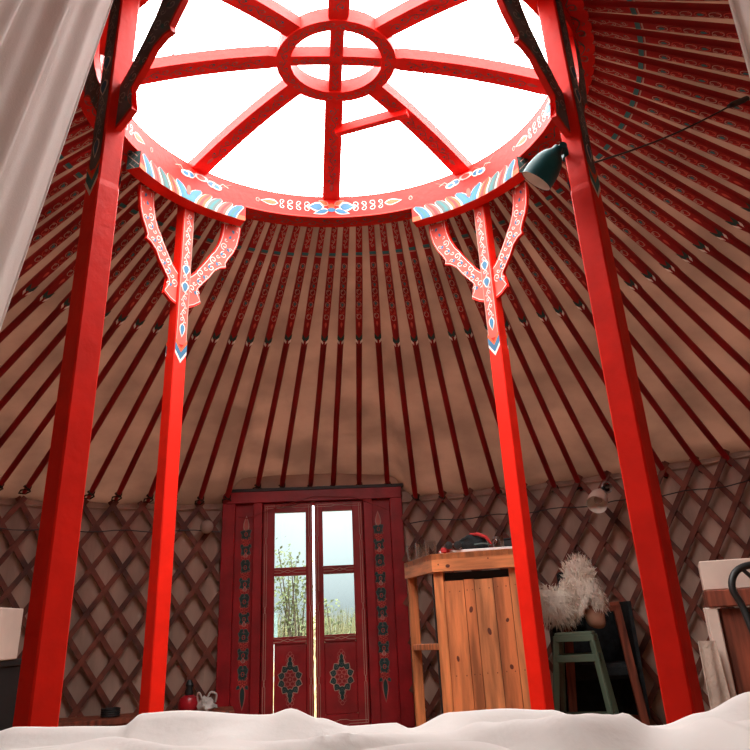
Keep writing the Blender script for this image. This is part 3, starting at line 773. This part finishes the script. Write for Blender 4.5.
# glasses
gp = thing('drinking_glass')
g = MB(); g.lathe([(.001, 0), (.027, 0), (.029, .002), (.034, .09), (.0325, .09), (.027, .008), (.001, .008)], clearg, 20); g.build('glass_wall', gp, smooth=True)
gl_lab = ['leftmost clear drinking glass at the left tip of the bar', 'clear drinking glass at the back of the cluster on the bar', 'clear drinking glass in the middle of the cluster on the bar', 'clear drinking glass nearest the front corner of the bar']
for i, (x, y) in enumerate(((.365, 2.17), (.43, 2.14), (.405, 2.02), (.452, 1.93))):
    o = gp if i == 0 else dup(gp); o.location = (x, y, ZT); tag(o, gl_lab[i], 'glass', 'drinking glasses on the bar')
g = MB(); g.box((.70, 1.73, ZT+.008), (.42, .19, .014), paper, Matrix.Rotation(R(-14), 3, 'Z'), .003); tag(g.build('paper_tray'), 'flat white tray under the black things on the bar', 'tray')
def lumpy(name, c, r_, m, label, cat, seed=1, amp=.25, parent=None):
    g = MB(); N, K = 20, 12; vs = []
    for j in range(K+1):
        th = pi*j/K
        for i in range(N):
            ph_ = 2*pi*i/N; d0 = Vector((sin(th)*cos(ph_), sin(th)*sin(ph_), cos(th))); q = 1+amp*noise.noise(d0*1.8+Vector((seed, 0, 0)))+amp*.4*noise.noise(d0*5+Vector((0, seed, 0)))
            v = Vector((d0.x*r_[0]*q, d0.y*r_[1]*q, d0.z*r_[2]*q)); v.z = max(v.z, -r_[2]*.75); vs.append(v+Vector((0, 0, r_[2]*.75)))
    fs = [(j*N+i, j*N+(i+1) % N, (j+1)*N+(i+1) % N, (j+1)*N+i) for j in range(K) for i in range(N)]
    g.add(vs, fs, m); o = g.build(name, parent, smooth=True, loc=c)
    if label: tag(o, label, cat)
    return o
bag = lumpy('black_pouch', (.655, 1.70, ZT+.016), (.085, .05, .042), blackfab, 'crumpled black cloth pouch with a red strap on the bar tray', 'pouch', 3, .35)
g = MB(); g.tube([(-.01, -.02, .076), (.03, -.05, .072), (.07, -.055, .055), (.095, -.05, .02)], [.006, .009, .009, .005], redcloth, 8); g.build('strap', bag, smooth=True, label='bright red strap')
g = MB(); g.tube([(.0, -.052, .02), (.05, -.06, .024), (.095, -.045, .018)], .004, P_grey, 6); g.build('zip', bag, smooth=True)
g = MB(); 
for s in (-1, 1): g.lathe([(.001, 0), (.02, .002), (.02, .008), (.001, .01)], black, 16, Matrix.Rotation(pi/2, 3, 'X'), c=(s*.024, 0, .022))
g.tube([(-.006, 0, .028), (.006, 0, .028)], .003, steel, 6); g.tube([(.043, 0, .028), (.045, .05, .025), (.045, .09, .01)], .003, steel, 6); g.tube([(-.043, 0, .028), (-.045, .05, .025), (-.045, .09, .01)], .003, steel, 6)
o = g.build('sunglasses', smooth=True, loc=(.545, 1.655, ZT+.016)); tag(o, 'black sunglasses with metal arms beside the pouch on the bar', 'sunglasses')
o = lumpy('red_napkin', (.51, 1.70, ZT), (.035, .03, .018), redcloth, 'small crumpled red cloth near the left end of the bar front', 'cloth', 8, .4)
jar = thing('small_glass_jar', 'small clear glass jar between the pouch and the black box on the bar', 'jar', (.79, 1.70, ZT+.016))
g = MB(); g.lathe([(.001, 0), (.02, 0), (.022, .01), (.022, .035), (.015, .045), (.015, .052)], clearg, 16); g.build('glass_wall', jar, smooth=True)
g = MB(); g.lathe([(.001, .050), (.017, .050), (.017, .060), (.001, .060)], steel, 16); g.build('lid', jar)
bx = thing('black_box', 'low black box at the right end of the bar top by the red post', 'box', (.875, 1.645, ZT+.016), R(-12))
g = MB(); g.box((0, 0, .016), (.11, .08, .032), black, None, .004); g.build('body', bx); g = MB(); g.box((0, 0, .038), (.114, .084, .010), blackfab, None, .003); g.build('lid', bx)

# ------------------------------------------------------------ green stool
st = thing('bar_stool', 'green metal bar stool with open frame, right of the back right post', 'stool', (1.22, 1.98, 0), R(-22))
g = MB(); g.box((0, 0, .605), (.20, .20, .022), green, None, .006); g.build('seat', st)
g = MB()
for s, ax in ((-1, 'x'), (1, 'x'), (-1, 'y'), (1, 'y')):
    c = (s*.098, 0, .585) if ax == 'x' else (0, s*.098, .585); g.box(c, (.012, .20, .03) if ax == 'x' else (.20, .012, .03), green, None, .002)
g.build('seat_rim', st)
for sx_ in (-1, 1):
    for sy_ in (-1, 1):
        g = MB(); g.beam((sx_*.092, sy_*.092, .60), (sx_*.165, sy_*.165, 0), .036, .014, green, (sx_, -sy_, 0)); g.build('leg', st)
def rail(z, k):
    h = .092+(.60-z)*.1217
    for s in (-1, 1):
        g = MB(); g.beam((-h, s*h, z), (h, s*h, z), .012, .036, green); g.build('rail', st)
        g = MB(); g.beam((s*h, -h, z), (s*h, h, z), .012, .036, green); g.build('rail', st)
rail(.49, 0); rail(.20, 1)
g = MB(); h = .125
g.tube([(h*cos(t)*1.0-.1, h*.3*sin(t)-.12, .36) for t in [2*pi*i/10 for i in range(10)]], .006, black, 6, closed=True)

# ------------------------------------------------------------ armchair with fleece
ch = thing('high_armchair', 'tall black armchair with brown red frame, behind the green stool', 'armchair', (1.40, 2.25, 0), R(-8))
g = MB()
pts = [(-.24, -.05), (-.235, .18), (-.15, .27), (.15, .27), (.225, .18), (.235, -.05), (.215, -.05), (.205, .17), (.14, .25), (-.14, .25), (-.215, .17), (-.22, -.05)]
g.prism(pts, lambda u, v, h: (u*(1+.0*h), v, .16+h), .60, blackfab); g.build('shell', ch)
g = MB(); g.box((0, .10, .40), (.42, .30, .08), blackfab, None, .02); g.build('seat', ch)
g = MB(); g.box((-.075, .235, .79), (.13, .03, .32), blackfab, None, .012); g.build('backrest', ch)
for sx_ in (-1, 1):
    g = MB(); g.beam((sx_*.14, -.085, .745), (sx_*.205, -.085, 0), .045, .03, darkwood, (0, 1, 0)); g.build('leg', ch)
    g = MB(); g.beam((sx_*.20, .22, .16), (sx_*.21, .24, 0), .04, .04, darkwood, (0, 1, 0)); g.build('leg', ch)
g = MB(); g.beam((-.18, -.085, .735), (.16, -.085, .735), .03, .05, darkwood, (0, 0, 1)); g.build('front_rail', ch)

def inflate(g, outline, th, m, rings_n=8, fn=None):
    cx = sum(p[0] for p in outline)/len(outline); cz = sum(p[1] for p in outline)/len(outline); N = len(outline); data = []
    for sd_ in (-1, 1):
        vs = []
        for j in range(rings_n+1):
            s_ = j/rings_n; y = sd_*th*math.sqrt(max(0, 1-s_**2.4))
            for (x, z) in outline: vs.append(Vector((cx+(x-cx)*s_, y, cz+(z-cz)*s_)))
        g.add(vs, [(j*N+i, j*N+(i+1) % N, (j+1)*N+(i+1) % N, (j+1)*N+i) for j in range(rings_n) for i in range(N)], m); data += vs
    return data, Vector((cx, 0, cz))
def smooth_outline(pts, n=4):
    out = []; N = len(pts)
    for i in range(N):
        p0, p1, p2, p3 = (Vector(pts[(i+k) % N]) for k in (-1, 0, 1, 2))
        for k in range(n):
            t = k/n; out.append(tuple(.5*((2*p1)+(-p0+p2)*t+(2*p0-5*p1+4*p2-p3)*t*t+(-p0+3*p1-3*p2+p3)*t**3)))
    return out
sk = thing('sheepskin', 'shaggy cream sheepskin draped over the black armchair by the green stool', 'sheepskin', (0, 0, 0))
g = MB(); yb = 2.10
lobes = [([(1.245, .93), (1.27, .985), (1.325, 1.0), (1.375, .985), (1.40, .92), (1.42, .84), (1.45, .76), (1.425, .71), (1.375, .715), (1.345, .80), (1.30, .72), (1.25, .67), (1.235, .80)], .085, yb),
         ([(1.02, .82), (1.10, .845), (1.18, .83), (1.235, .88), (1.30, .84), (1.29, .72), (1.22, .655), (1.12, .665), (1.04, .68), (1.0, .74)], .075, yb-.03)]
tuft = MB(); rnd = random.Random(4)
for outl, th, yy in lobes:
    o2 = smooth_outline(outl); base = MB(); vs, c0 = inflate(base, o2, th, fleece)
    base.v = [(v[0], v[1]+yy, v[2]) for v in base.v]; g.add(base.v, base.f, fleece)
    c0.y = yy
    for k in range(2600):
        q = rnd.choice(base.v); q = Vector(q)+Vector((rnd.uniform(-.01, .01), rnd.uniform(-.004, .004), rnd.uniform(-.01, .01)))
        nrm = (q-c0); nrm.y *= 2.2; nrm = nrm.normalized() if nrm.length > 1e-5 else Vector((0, -1, 0))
        if nrm.y > .6: continue
        ln = rnd.uniform(.022, .045); dn = Vector((rnd.uniform(-.35, .35), rnd.uniform(-.35, .2), -rnd.uniform(.5, 1.0)))
        if q.z > c0.z+.06: dn = Vector((rnd.uniform(-.5, .5), rnd.uniform(-.4, .2), rnd.uniform(-.5, .5)))
        m1 = q+(nrm*.6+dn*.4).normalized()*ln*.5; m2 = m1+(nrm*.25+dn*.8).normalized()*ln*.6
        sd_ = (m2-q).cross(nrm); sd_ = sd_.normalized()*.0035 if sd_.length > 1e-6 else Vector((.0035, 0, 0))
        tuft.add([q-sd_, q+sd_, m1+sd_*.8, m1-sd_*.8, m2], [(0, 1, 2, 3), (3, 2, 4)], fleece)
g.build('hide', sk, smooth=True); tuft.build('wool_tufts', sk, recalc=False, kind='stuff')
g = MB(); base = MB(); inflate(base, smooth_outline([(1.315, .71), (1.345, .745), (1.40, .74), (1.43, .71), (1.425, .635), (1.375, .625), (1.33, .65)]), .045, suede); base.v = [(v[0], v[1]+yb-.02, v[2]) for v in base.v]; g.add(base.v, base.f, suede); g.build('suede_underside', sk, smooth=True, label='tan suede underside of the hide hanging below the wool')

# ------------------------------------------------------------ right cabinet, cloth, chair, lantern
cab = thing('plank_cabinet', 'brown red plank cabinet with a pale corner leg at the right edge', 'cabinet', (0, 0, 0))
g = MB(); g.box((1.915, 1.05, .735), (.87, .52, .065), darkwood, None, .004); g.build('top_board', cab)
for x in (1.492, 2.30):
    for y in (.82, 1.28):
        g = MB(); g.box((x, y, .351), (.046, .046, .702), cream, None, .004); g.build('leg', cab, label='pale cream leg')
x = 1.522
for wd in (.11, .075, .12, .1, .12, .1, .11):
    g = MB(); g.box((x+wd/2, .83, .39), (wd-.005, .02, .61), darkwood, None, .002); g.build('plank', cab); x += wd
g = MB(); g.box((1.9, 1.28, .39), (.8, .02, .61), darkwood); g.box((1.52, 1.05, .39), (.02, .42, .61), darkwood); g.box((2.28, 1.05, .39), (.02, .42, .61), darkwood); g.build('carcass', cab)
cb = thing('cream_box', 'plain cream box standing on the brown plank cabinet at right', 'box', (1.83, .95, .768))
g = MB(); g.box((0, 0, .058), (.70, .26, .116), cream, None, .004); g.build('body', cb)
g = MB(); N = 14; rings = []; 
for j in range(13):
    z = .60-.60*j/12; spread = .05+.045*(j/12); row = []
    for i in range(N+1): 
        t = i/N; row.append(Vector((1.432+.010*j/12+(t-.5)*(.062+.03*j/12), .775+.007*sin(t*9+j*.2)*(.4+j/12)-.02*t, z-.02)))
    back = [q+Vector((0, .012, 0)) for q in row[::-1]]; rings.append(row+back)
g.loft(rings, beigecloth); tag(g.build('hanging_towel', smooth=True), 'beige towel hanging from the left side of the plank cabinet', 'towel')
_pv = Vector((1.47, .80, 0)); _rm = Matrix.Translation(_pv) @ Matrix.Rotation(R(-22), 4, 'Z') @ Matrix.Translation(-_pv)
for _o in (cab, cb): _o.matrix_world = _rm @ Matrix.Translation(_o.location)
cc = thing('cafe_chair', 'black bent metal chair in front of the plank cabinet at the right edge', 'chair', (1.66, .36, 0))
g = MB(); back = [(-.19, .0, .44), (-.215, .02, .60), (-.225, .04, .70), (-.245, .045, .76), (-.225, .05, .81), (-.17, .055, .838), (-.05, .06, .845), (.05, .06, .845), (.17, .055, .838), (.225, .05, .81), (.245, .045, .76), (.225, .04, .70), (.215, .02, .60), (.19, .0, .44)]
def cr3(pts, n=5):
    out = []
    for i in range(len(pts)-1):
        p0, p1, p2, p3 = Vector(pts[max(i-1, 0)]), Vector(pts[i]), Vector(pts[i+1]), Vector(pts[min(i+2, len(pts)-1)])
        for k in range(n): t = k/n; out.append(.5*((2*p1)+(-p0+p2)*t+(2*p0-5*p1+4*p2-p3)*t*t+(-p0+3*p1-3*p2+p3)*t**3))
    return out+[Vector(pts[-1])]
g.tube(cr3(back), .013, black, 10); g.build('back_frame', cc, smooth=True)
g = MB(); g.tube(cr3([(-.19, .05, .83), (-.13, .045, .76), (-.06, .03, .66), (-.04, .0, .45)]), .008, black, 8); g.tube(cr3([(.19, .05, .83), (.13, .045, .76), (.06, .03, .66), (.04, .0, .45)]), .008, black, 8); g.build('back_spindles', cc, smooth=True)
g = MB(); g.lathe([(.001, .43), (.19, .43), (.2, .44), (.2, .452), (.19, .46), (.001, .455)], black, 32, c=(0, -.17, 0)); g.build('seat', cc, smooth=True)
for sx_ in (-1, 1):
    for y0 in (-.02, -.32):
        g = MB(); g.tube([(sx_*.15, y0, .44), (sx_*.17, y0+(.02 if y0 > -.1 else -.03), .2), (sx_*.19, y0+(.05 if y0 > -.1 else -.06), 0)], .012, black, 8); g.build('leg', cc, smooth=True)
lt = thing('hanging_lantern', 'small black wire lantern hanging on the lattice at the right edge', 'lantern', (2.02, 1.2, .92))
g = MB(); 
for z in (.0, .17): g.lathe([(.05, z), (.055, z), (.055, z+.012), (.05, z+.012), (.05, z)], black, 20)
for k in range(8): a = k*pi/4; g.tube([(.052*cos(a), .052*sin(a), 0), (.056*cos(a), .056*sin(a), .09), (.052*cos(a), .052*sin(a), .175)], .003, black, 6)
g.lathe([(.001, 0), (.05, 0), (.05, .006), (.001, .006)], black, 20); g.build('cage', lt, smooth=True)
g = MB(); g.lathe([(.058, .18), (.03, .215), (.012, .225), (.001, .228)], black, 20); g.build('cap', lt, smooth=True)
g = MB(); g.tube([(0, 0, .225), (0.02, .03, .33), (.35, .45, .45), (.60, .60, .50)], .0025, black, 6); g.build('hanging_wire', lt, smooth=True)
g = MB(); g.lathe([(.001, .006), (.022, .006), (.022, .08), (.001, .083)], paper, 16); g.build('candle', lt, smooth=True, label='white candle')

# ------------------------------------------------------------ left side: cabinet, box, bench and small things
lc = thing('black_cabinet', 'black cabinet at the far left edge behind the front left post', 'cabinet', (-1.90, 1.2, 0))
g = MB(); g.box((0, 0, .33), (.72, .40, .56), black, None, .005); g.build('body', lc)
g = MB(); g.box((0, 0, .622), (.75, .43, .026), black, None, .004); g.build('top', lc)
for s in (-1, 1): 
    g = MB(); g.box((s*.175, -.207, .33), (.335, .018, .52), black, None, .003); dd = g.build('door', lc); g = MB(); g.tube([(s*.04, -.216, .37), (s*.04, -.235, .37), (s*.04, -.235, .30), (s*.04, -.216, .30)], .004, steel, 6); g.build('handle', dd)
    for t_ in (-1, 1): g = MB(); g.box((s*.33, t_*.17, .026), (.04, .04, .052), black); g.build('foot', lc)
lb = thing('storage_box', 'cream square edged box on the black cabinet at the far left edge', 'box', (-1.735, 1.12, .636))
g = MB(); g.box((0, 0, .104), (.44, .24, .208), cream, None, .004); g.build('body', lb)
bn = thing('low_bench', 'low brown red bench along the lattice left of the door', 'bench', (-1.25, 2.52, 0), R(10))
g = MB(); g.box((0, 0, .275), (1.05, .30, .03), darkwood, None, .004); g.build('seat', bn)
for s in (-1, 1):
    for t_ in (-1, 1): g = MB(); g.box((s*.48, t_*.11, .13), (.04, .04, .26), darkwood, None, .003); g.build('leg', bn)
g = MB(); g.box((0, -.12, .245), (.94, .02, .03), darkwood); g.box((0, .12, .245), (.94, .02, .03), darkwood); g.build('apron', bn)
zb_ = .29
ke = thing('red_flask', 'red round flask with a black top on the bench beside the door', 'flask', (-.985, 2.52, zb_))
g = MB(); g.lathe([(.001, 0), (.045, 0), (.06, .02), (.062, .05), (.05, .075), (.02, .088), (.001, .09)], mat('shiny_red_enamel', (.4, .01, .02), .3), 24); g.build('body', ke, smooth=True)
g = MB(); g.lathe([(.022, .082), (.026, .10), (.018, .125), (.024, .14), (.012, .165), (.001, .168)], black, 20); g.build('stopper', ke, smooth=True, label='black stopper')
pb = lumpy('plastic_bag', (-.875, 2.49, zb_), (.045, .04, .04), plasticbag, 'crumpled white plastic bag with handles on the bench next to the door', 'bag', 5, .6)
for s in (-1, 1): g = MB(); g.tube(cr3([(s*.005-.01, 0, .04), (s*.03-.01, -.01, .095), (s*.055, 0, .085), (s*.05, .01, .045)]), [.006]*16, plasticbag, 6); g.build('handle', pb, smooth=True)
co = MB(); 
for k in range(4): co.tube([(-1.42+.05*cos(t), 2.46+.05*sin(t), zb_+.008+.011*k) for t in [2*pi*i/20 for i in range(20)]], .0055, black, 6, closed=True)
tag(co.build('coiled_cable', smooth=True), 'coil of black cable lying on the bench left of the back left post', 'cable')

# ------------------------------------------------------------ bed, duvet, curtains
bed = thing('bed', 'low wooden bed the duvet lies on, in the foreground', 'bed', (.02, -2.05, 0))
g = MB(); g.box((0, 0, .41), (1.0, 1.30, .18), paper, None, .04); g.build('mattress', bed)
g = MB()
for s in (-1, 1): g.box((s*.51, 0, .26), (.03, 1.36, .12), darkwood, None, .004)
for s in (-1, 1): g.box((0, s*.67, .26), (1.05, .03, .12), darkwood, None, .004)
g.box((0, 0, .30), (1.0, 1.32, .02), darkwood); g.build('frame', bed)
for s in (-1, 1):
    for t_ in (-1, 1): g = MB(); g.box((s*.50, t_*.65, .15), (.055, .055, .30), darkwood, None, .004); g.build('leg', bed)
prof = [(-.62, .575), (-.503, .59), (-.483, .594), (-.413, .591), (-.329, .588), (-.306, .602), (-.259, .603), (-.124, .592), (-.095, .598), (-.052, .584), (-.009, .572), (.055, .573), (.076, .565), (.135, .582), (.208, .583), (.281, .578), (.316, .569), (.35, .556), (.437, .551), (.499, .564), (.58, .587), (.66, .575)]
def pz(x):
    for (a, za), (b, zb2) in zip(prof, prof[1:]):
        if a <= x <= b: t = (x-a)/(b-a); t = t*t*(3-2*t); return za*(1-t)+zb2*t
    return prof[0][1] if x < 0 else prof[-1][1]
g = MB(); NX, NY = 170, 150; vs = []
X0, X1, Y0, Y1 = -.62, .66, -2.78, -1.24
def dz_(x, y):
    # ridge at y = -1.36, falling gently behind and steeply over the foot
    zr = pz(x); e = y+1.36
    wv = Vector((x+.12*noise.noise(Vector((x*3, y*3, 9))), y+.12*noise.noise(Vector((x*3, y*3, 19))), 0)); folds = .026*noise.noise(Vector((x*2.4+y*1.0, y*5, 1.3)))+.042*math.exp(-(noise.noise(Vector((wv.x*3.6-wv.y*2.6, wv.y*4+wv.x*2.2, 5)))*5)**2)+.008*math.exp(-(noise.noise(Vector((wv.x*6+wv.y*5, wv.y*5-wv.x*3, 15)))*6)**2)-.008
    if e > 0: return zr-e*e*9
    q = min(1, -e/.14); return zr*(1-q)+q*(.545+folds)-.020*sin(min(1, -e/.2)*pi)
for j in range(NY+1):
    for i in range(NX+1):
        x, y = X0+(X1-X0)*i/NX, Y0+(Y1-Y0)*j/NY
        z = dz_(x, y)
        ex = min(x-X0, X1-x)
        if ex < .06: z -= (.06-ex)**2*26
        cd = math.hypot(x, y+2.6)
        if cd < .30: z = min(z, .50+.04*cd/.3)
        vs.append((x, y, z))
bot = [(v[0], v[1], max(.502, v[2]-.06) if abs(v[0]) < .52 else min(v[2]-.03, .46)) for v in vs]
n = NX+1; T = len(vs)
fs = [(j*n+i, j*n+i+1, (j+1)*n+i+1, (j+1)*n+i) for j in range(NY) for i in range(NX)]
fb = [tuple(T+k for k in q[::-1]) for q in fs]
edge = [i for i in range(n)]+[j*n+NX for j in range(1, NY+1)]+[NY*n+i for i in range(NX-1, -1, -1)]+[j*n for j in range(NY-1, 0, -1)]
fe = [(edge[k], T+edge[k], T+edge[(k+1) % len(edge)], edge[(k+1) % len(edge)]) for k in range(len(edge))]
g.add(vs+bot, fs+fb+fe, duvm)
tag(g.build('duvet', smooth=True), 'rumpled white duvet across the bottom of the picture', 'duvet')

def curtain(x0, edge_top, edge_bot, far_top, far_bot, folds, amp, label, seed, bow=0):
    g = MB(); NU, NV = 150, 40; A_, B_, C_, D_ = map(Vector, (edge_top, edge_bot, far_top, far_bot)); front = []; back = []
    for j in range(NV+1):
        v = j/NV; e = A_.lerp(B_, v); f_ = C_.lerp(D_, v)
        for i in range(NU+1):
            u = i/NU; q = e.lerp(f_, u); w_ = amp*(sin(u*folds*2*pi+.9*noise.noise(Vector((u*4, v*.8, seed)))*2)+.45*sin(u*folds*4.7*pi+1+v))
            w_ *= min(1, u*6+.1)
            q = q+Vector((w_-bow*sin(pi*v)*(1-u), 0, 0)); front.append(q); back.append(q+Vector((.0015 if x0 > 0 else -.0015, 0, 0)))
    n = NU+1; T = len(front)
    fs = [(j*n+i, j*n+i+1, (j+1)*n+i+1, (j+1)*n+i) for j in range(NV) for i in range(NU)]
    g.add(front, fs, sheer)
    hem = MB(); hem.tube([A_.lerp(B_, t/30) for t in range(31)], .003, sheer, 6)
    o = g.build('bed_curtain', smooth=True); tag(o, label, 'curtain'); hem.build('hem', o, smooth=True); return o
# left: edge passes (-.5,-1.311,2.002) and (-.5,-1.563,1.12)
curtain(-.5, (-.5, -1.225, 2.30), (-.5, -1.715, .59), (-.5, -2.45, 1.80), (-.5, -2.66, .60), 8, .012, 'cream bed curtain hanging at the left, covering the top left corner', 1)
curtain(.55, (.55, -1.862, 2.10), (.55, -1.78, .62), (.55, -2.45, 1.78), (.55, -2.6, .62), 7, .018, 'cream bed curtain hanging at the right, in the top right corner', 4)
for x, y0, z0, lab in ((-.5, -1.20, 2.315, 'slim wooden curtain rod under the roof, left of the bed'), (.55, -1.75, 2.14, 'slim wooden curtain rod under the roof, right of the bed')):
    t = thing('curtain_rod', lab, 'rod', (x, y0, z0)); g = MB(); e = Vector((0, -2.47-y0, (1.80 if x < 0 else 1.785)-z0+.012)); g.tube([(0, 0, .012), e], .010, darkwood, 10); g.build('rod', t, smooth=True)
    for k in (.08, .92):
        q = e*k+Vector((0, 0, .01)); g = MB(); wp = Vector((x, y0, z0))+q; rr_ = math.hypot(wp.x, wp.y); zz_ = ZR-(rr_-RR)*.5775+.03
        g.tube([q, Vector((q.x, q.y, zz_-z0))], .003, ropem, 6); g.build('hanging_cord', t)

# ------------------------------------------------------------ outside the door
def bush(x, y, h, r_, n_, name, label, m, seed, trunk=True):
    t = thing(name, label, 'shrub', (x, y, -.12)); rn = random.Random(seed); g = MB(); lf = MB()
    for b in range(9):
        a = rn.uniform(0, 2*pi); top = Vector((r_*.8*cos(a)*rn.random(), r_*.8*sin(a)*rn.random(), h*rn.uniform(.7, 1))); mid = top*.5+Vector((rn.uniform(-.1, .1), rn.uniform(-.1, .1), 0))
        g.tube([(0, 0, 0), mid, top], [.02, .012, .004], barkm, 5)
        for k in range(n_):
            q = mid.lerp(top, rn.random()**.8) if rn.random() < .8 else Vector((0, 0, 0)).lerp(mid, rn.random())
            q = q+Vector((rn.gauss(0, r_*.22), rn.gauss(0, r_*.22), rn.gauss(0, .08))); s = rn.uniform(.03, .06)
            d1 = Vector((rn.uniform(-1, 1), rn.uniform(-1, 1), rn.uniform(-.5, 1))).normalized()*s; d2 = d1.orthogonal().normalized()*s*.35
            lf.add([q, q+d1*.5+d2, q+d1, q+d1*.5-d2], [(0, 1, 2, 3)], m)
    g.build('stems', t, smooth=True); lf.build('leaves', t, recalc=False, kind='stuff')
bush(-.68, 7.0, 1.85, .32, 90, 'leafy_shrub', 'tall leafy shrub outside, seen through the left glass panes', leafm, 1)
bush(-.35, 8.2, 1.15, .45, 90, 'leafy_shrub', 'low spreading shrub outside behind the gap between the door leaves', leafm, 2)
bush(.15, 10.5, 1.1, .6, 90, 'leafy_shrub', 'far low bush outside, seen through the right glass panes', leafm, 3)
g = MB(); rn = random.Random(9)
for k in range(9000):
    x, y = rn.uniform(-3, 2.5), rn.uniform(5.2, 13); h = rn.uniform(.45, 1.15)*(1 if y > 7 else .6); b = Vector((x, y, -.14)); ln = Vector((rn.gauss(0, .1), rn.gauss(0, .1), h)); w_ = Vector((.008, 0, 0))
    g.add([b-w_, b+w_, b+ln*.6+w_*.7, b+ln*.6-w_*.7, b+ln+Vector((.03, 0, 0))], [(0, 1, 2, 3), (3, 2, 4)], grass)
tag(g.build('tall_grass', recalc=False), 'tall dry grass outside the door, seen through the lower panes', 'grass', kind='stuff')
for k, (x, lab) in enumerate(((-.93, 'pale blue fence post outside, leftmost in the lower left pane'), (-.82, 'pale blue fence post outside, right neighbour of the leftmost one'))):
    g = MB(); g.box((x, 6.2, .36), (.035, .035, 1.0), paleblue, None, .004); tag(g.build('fence_post'), lab, 'post', 'pale fence posts outside')
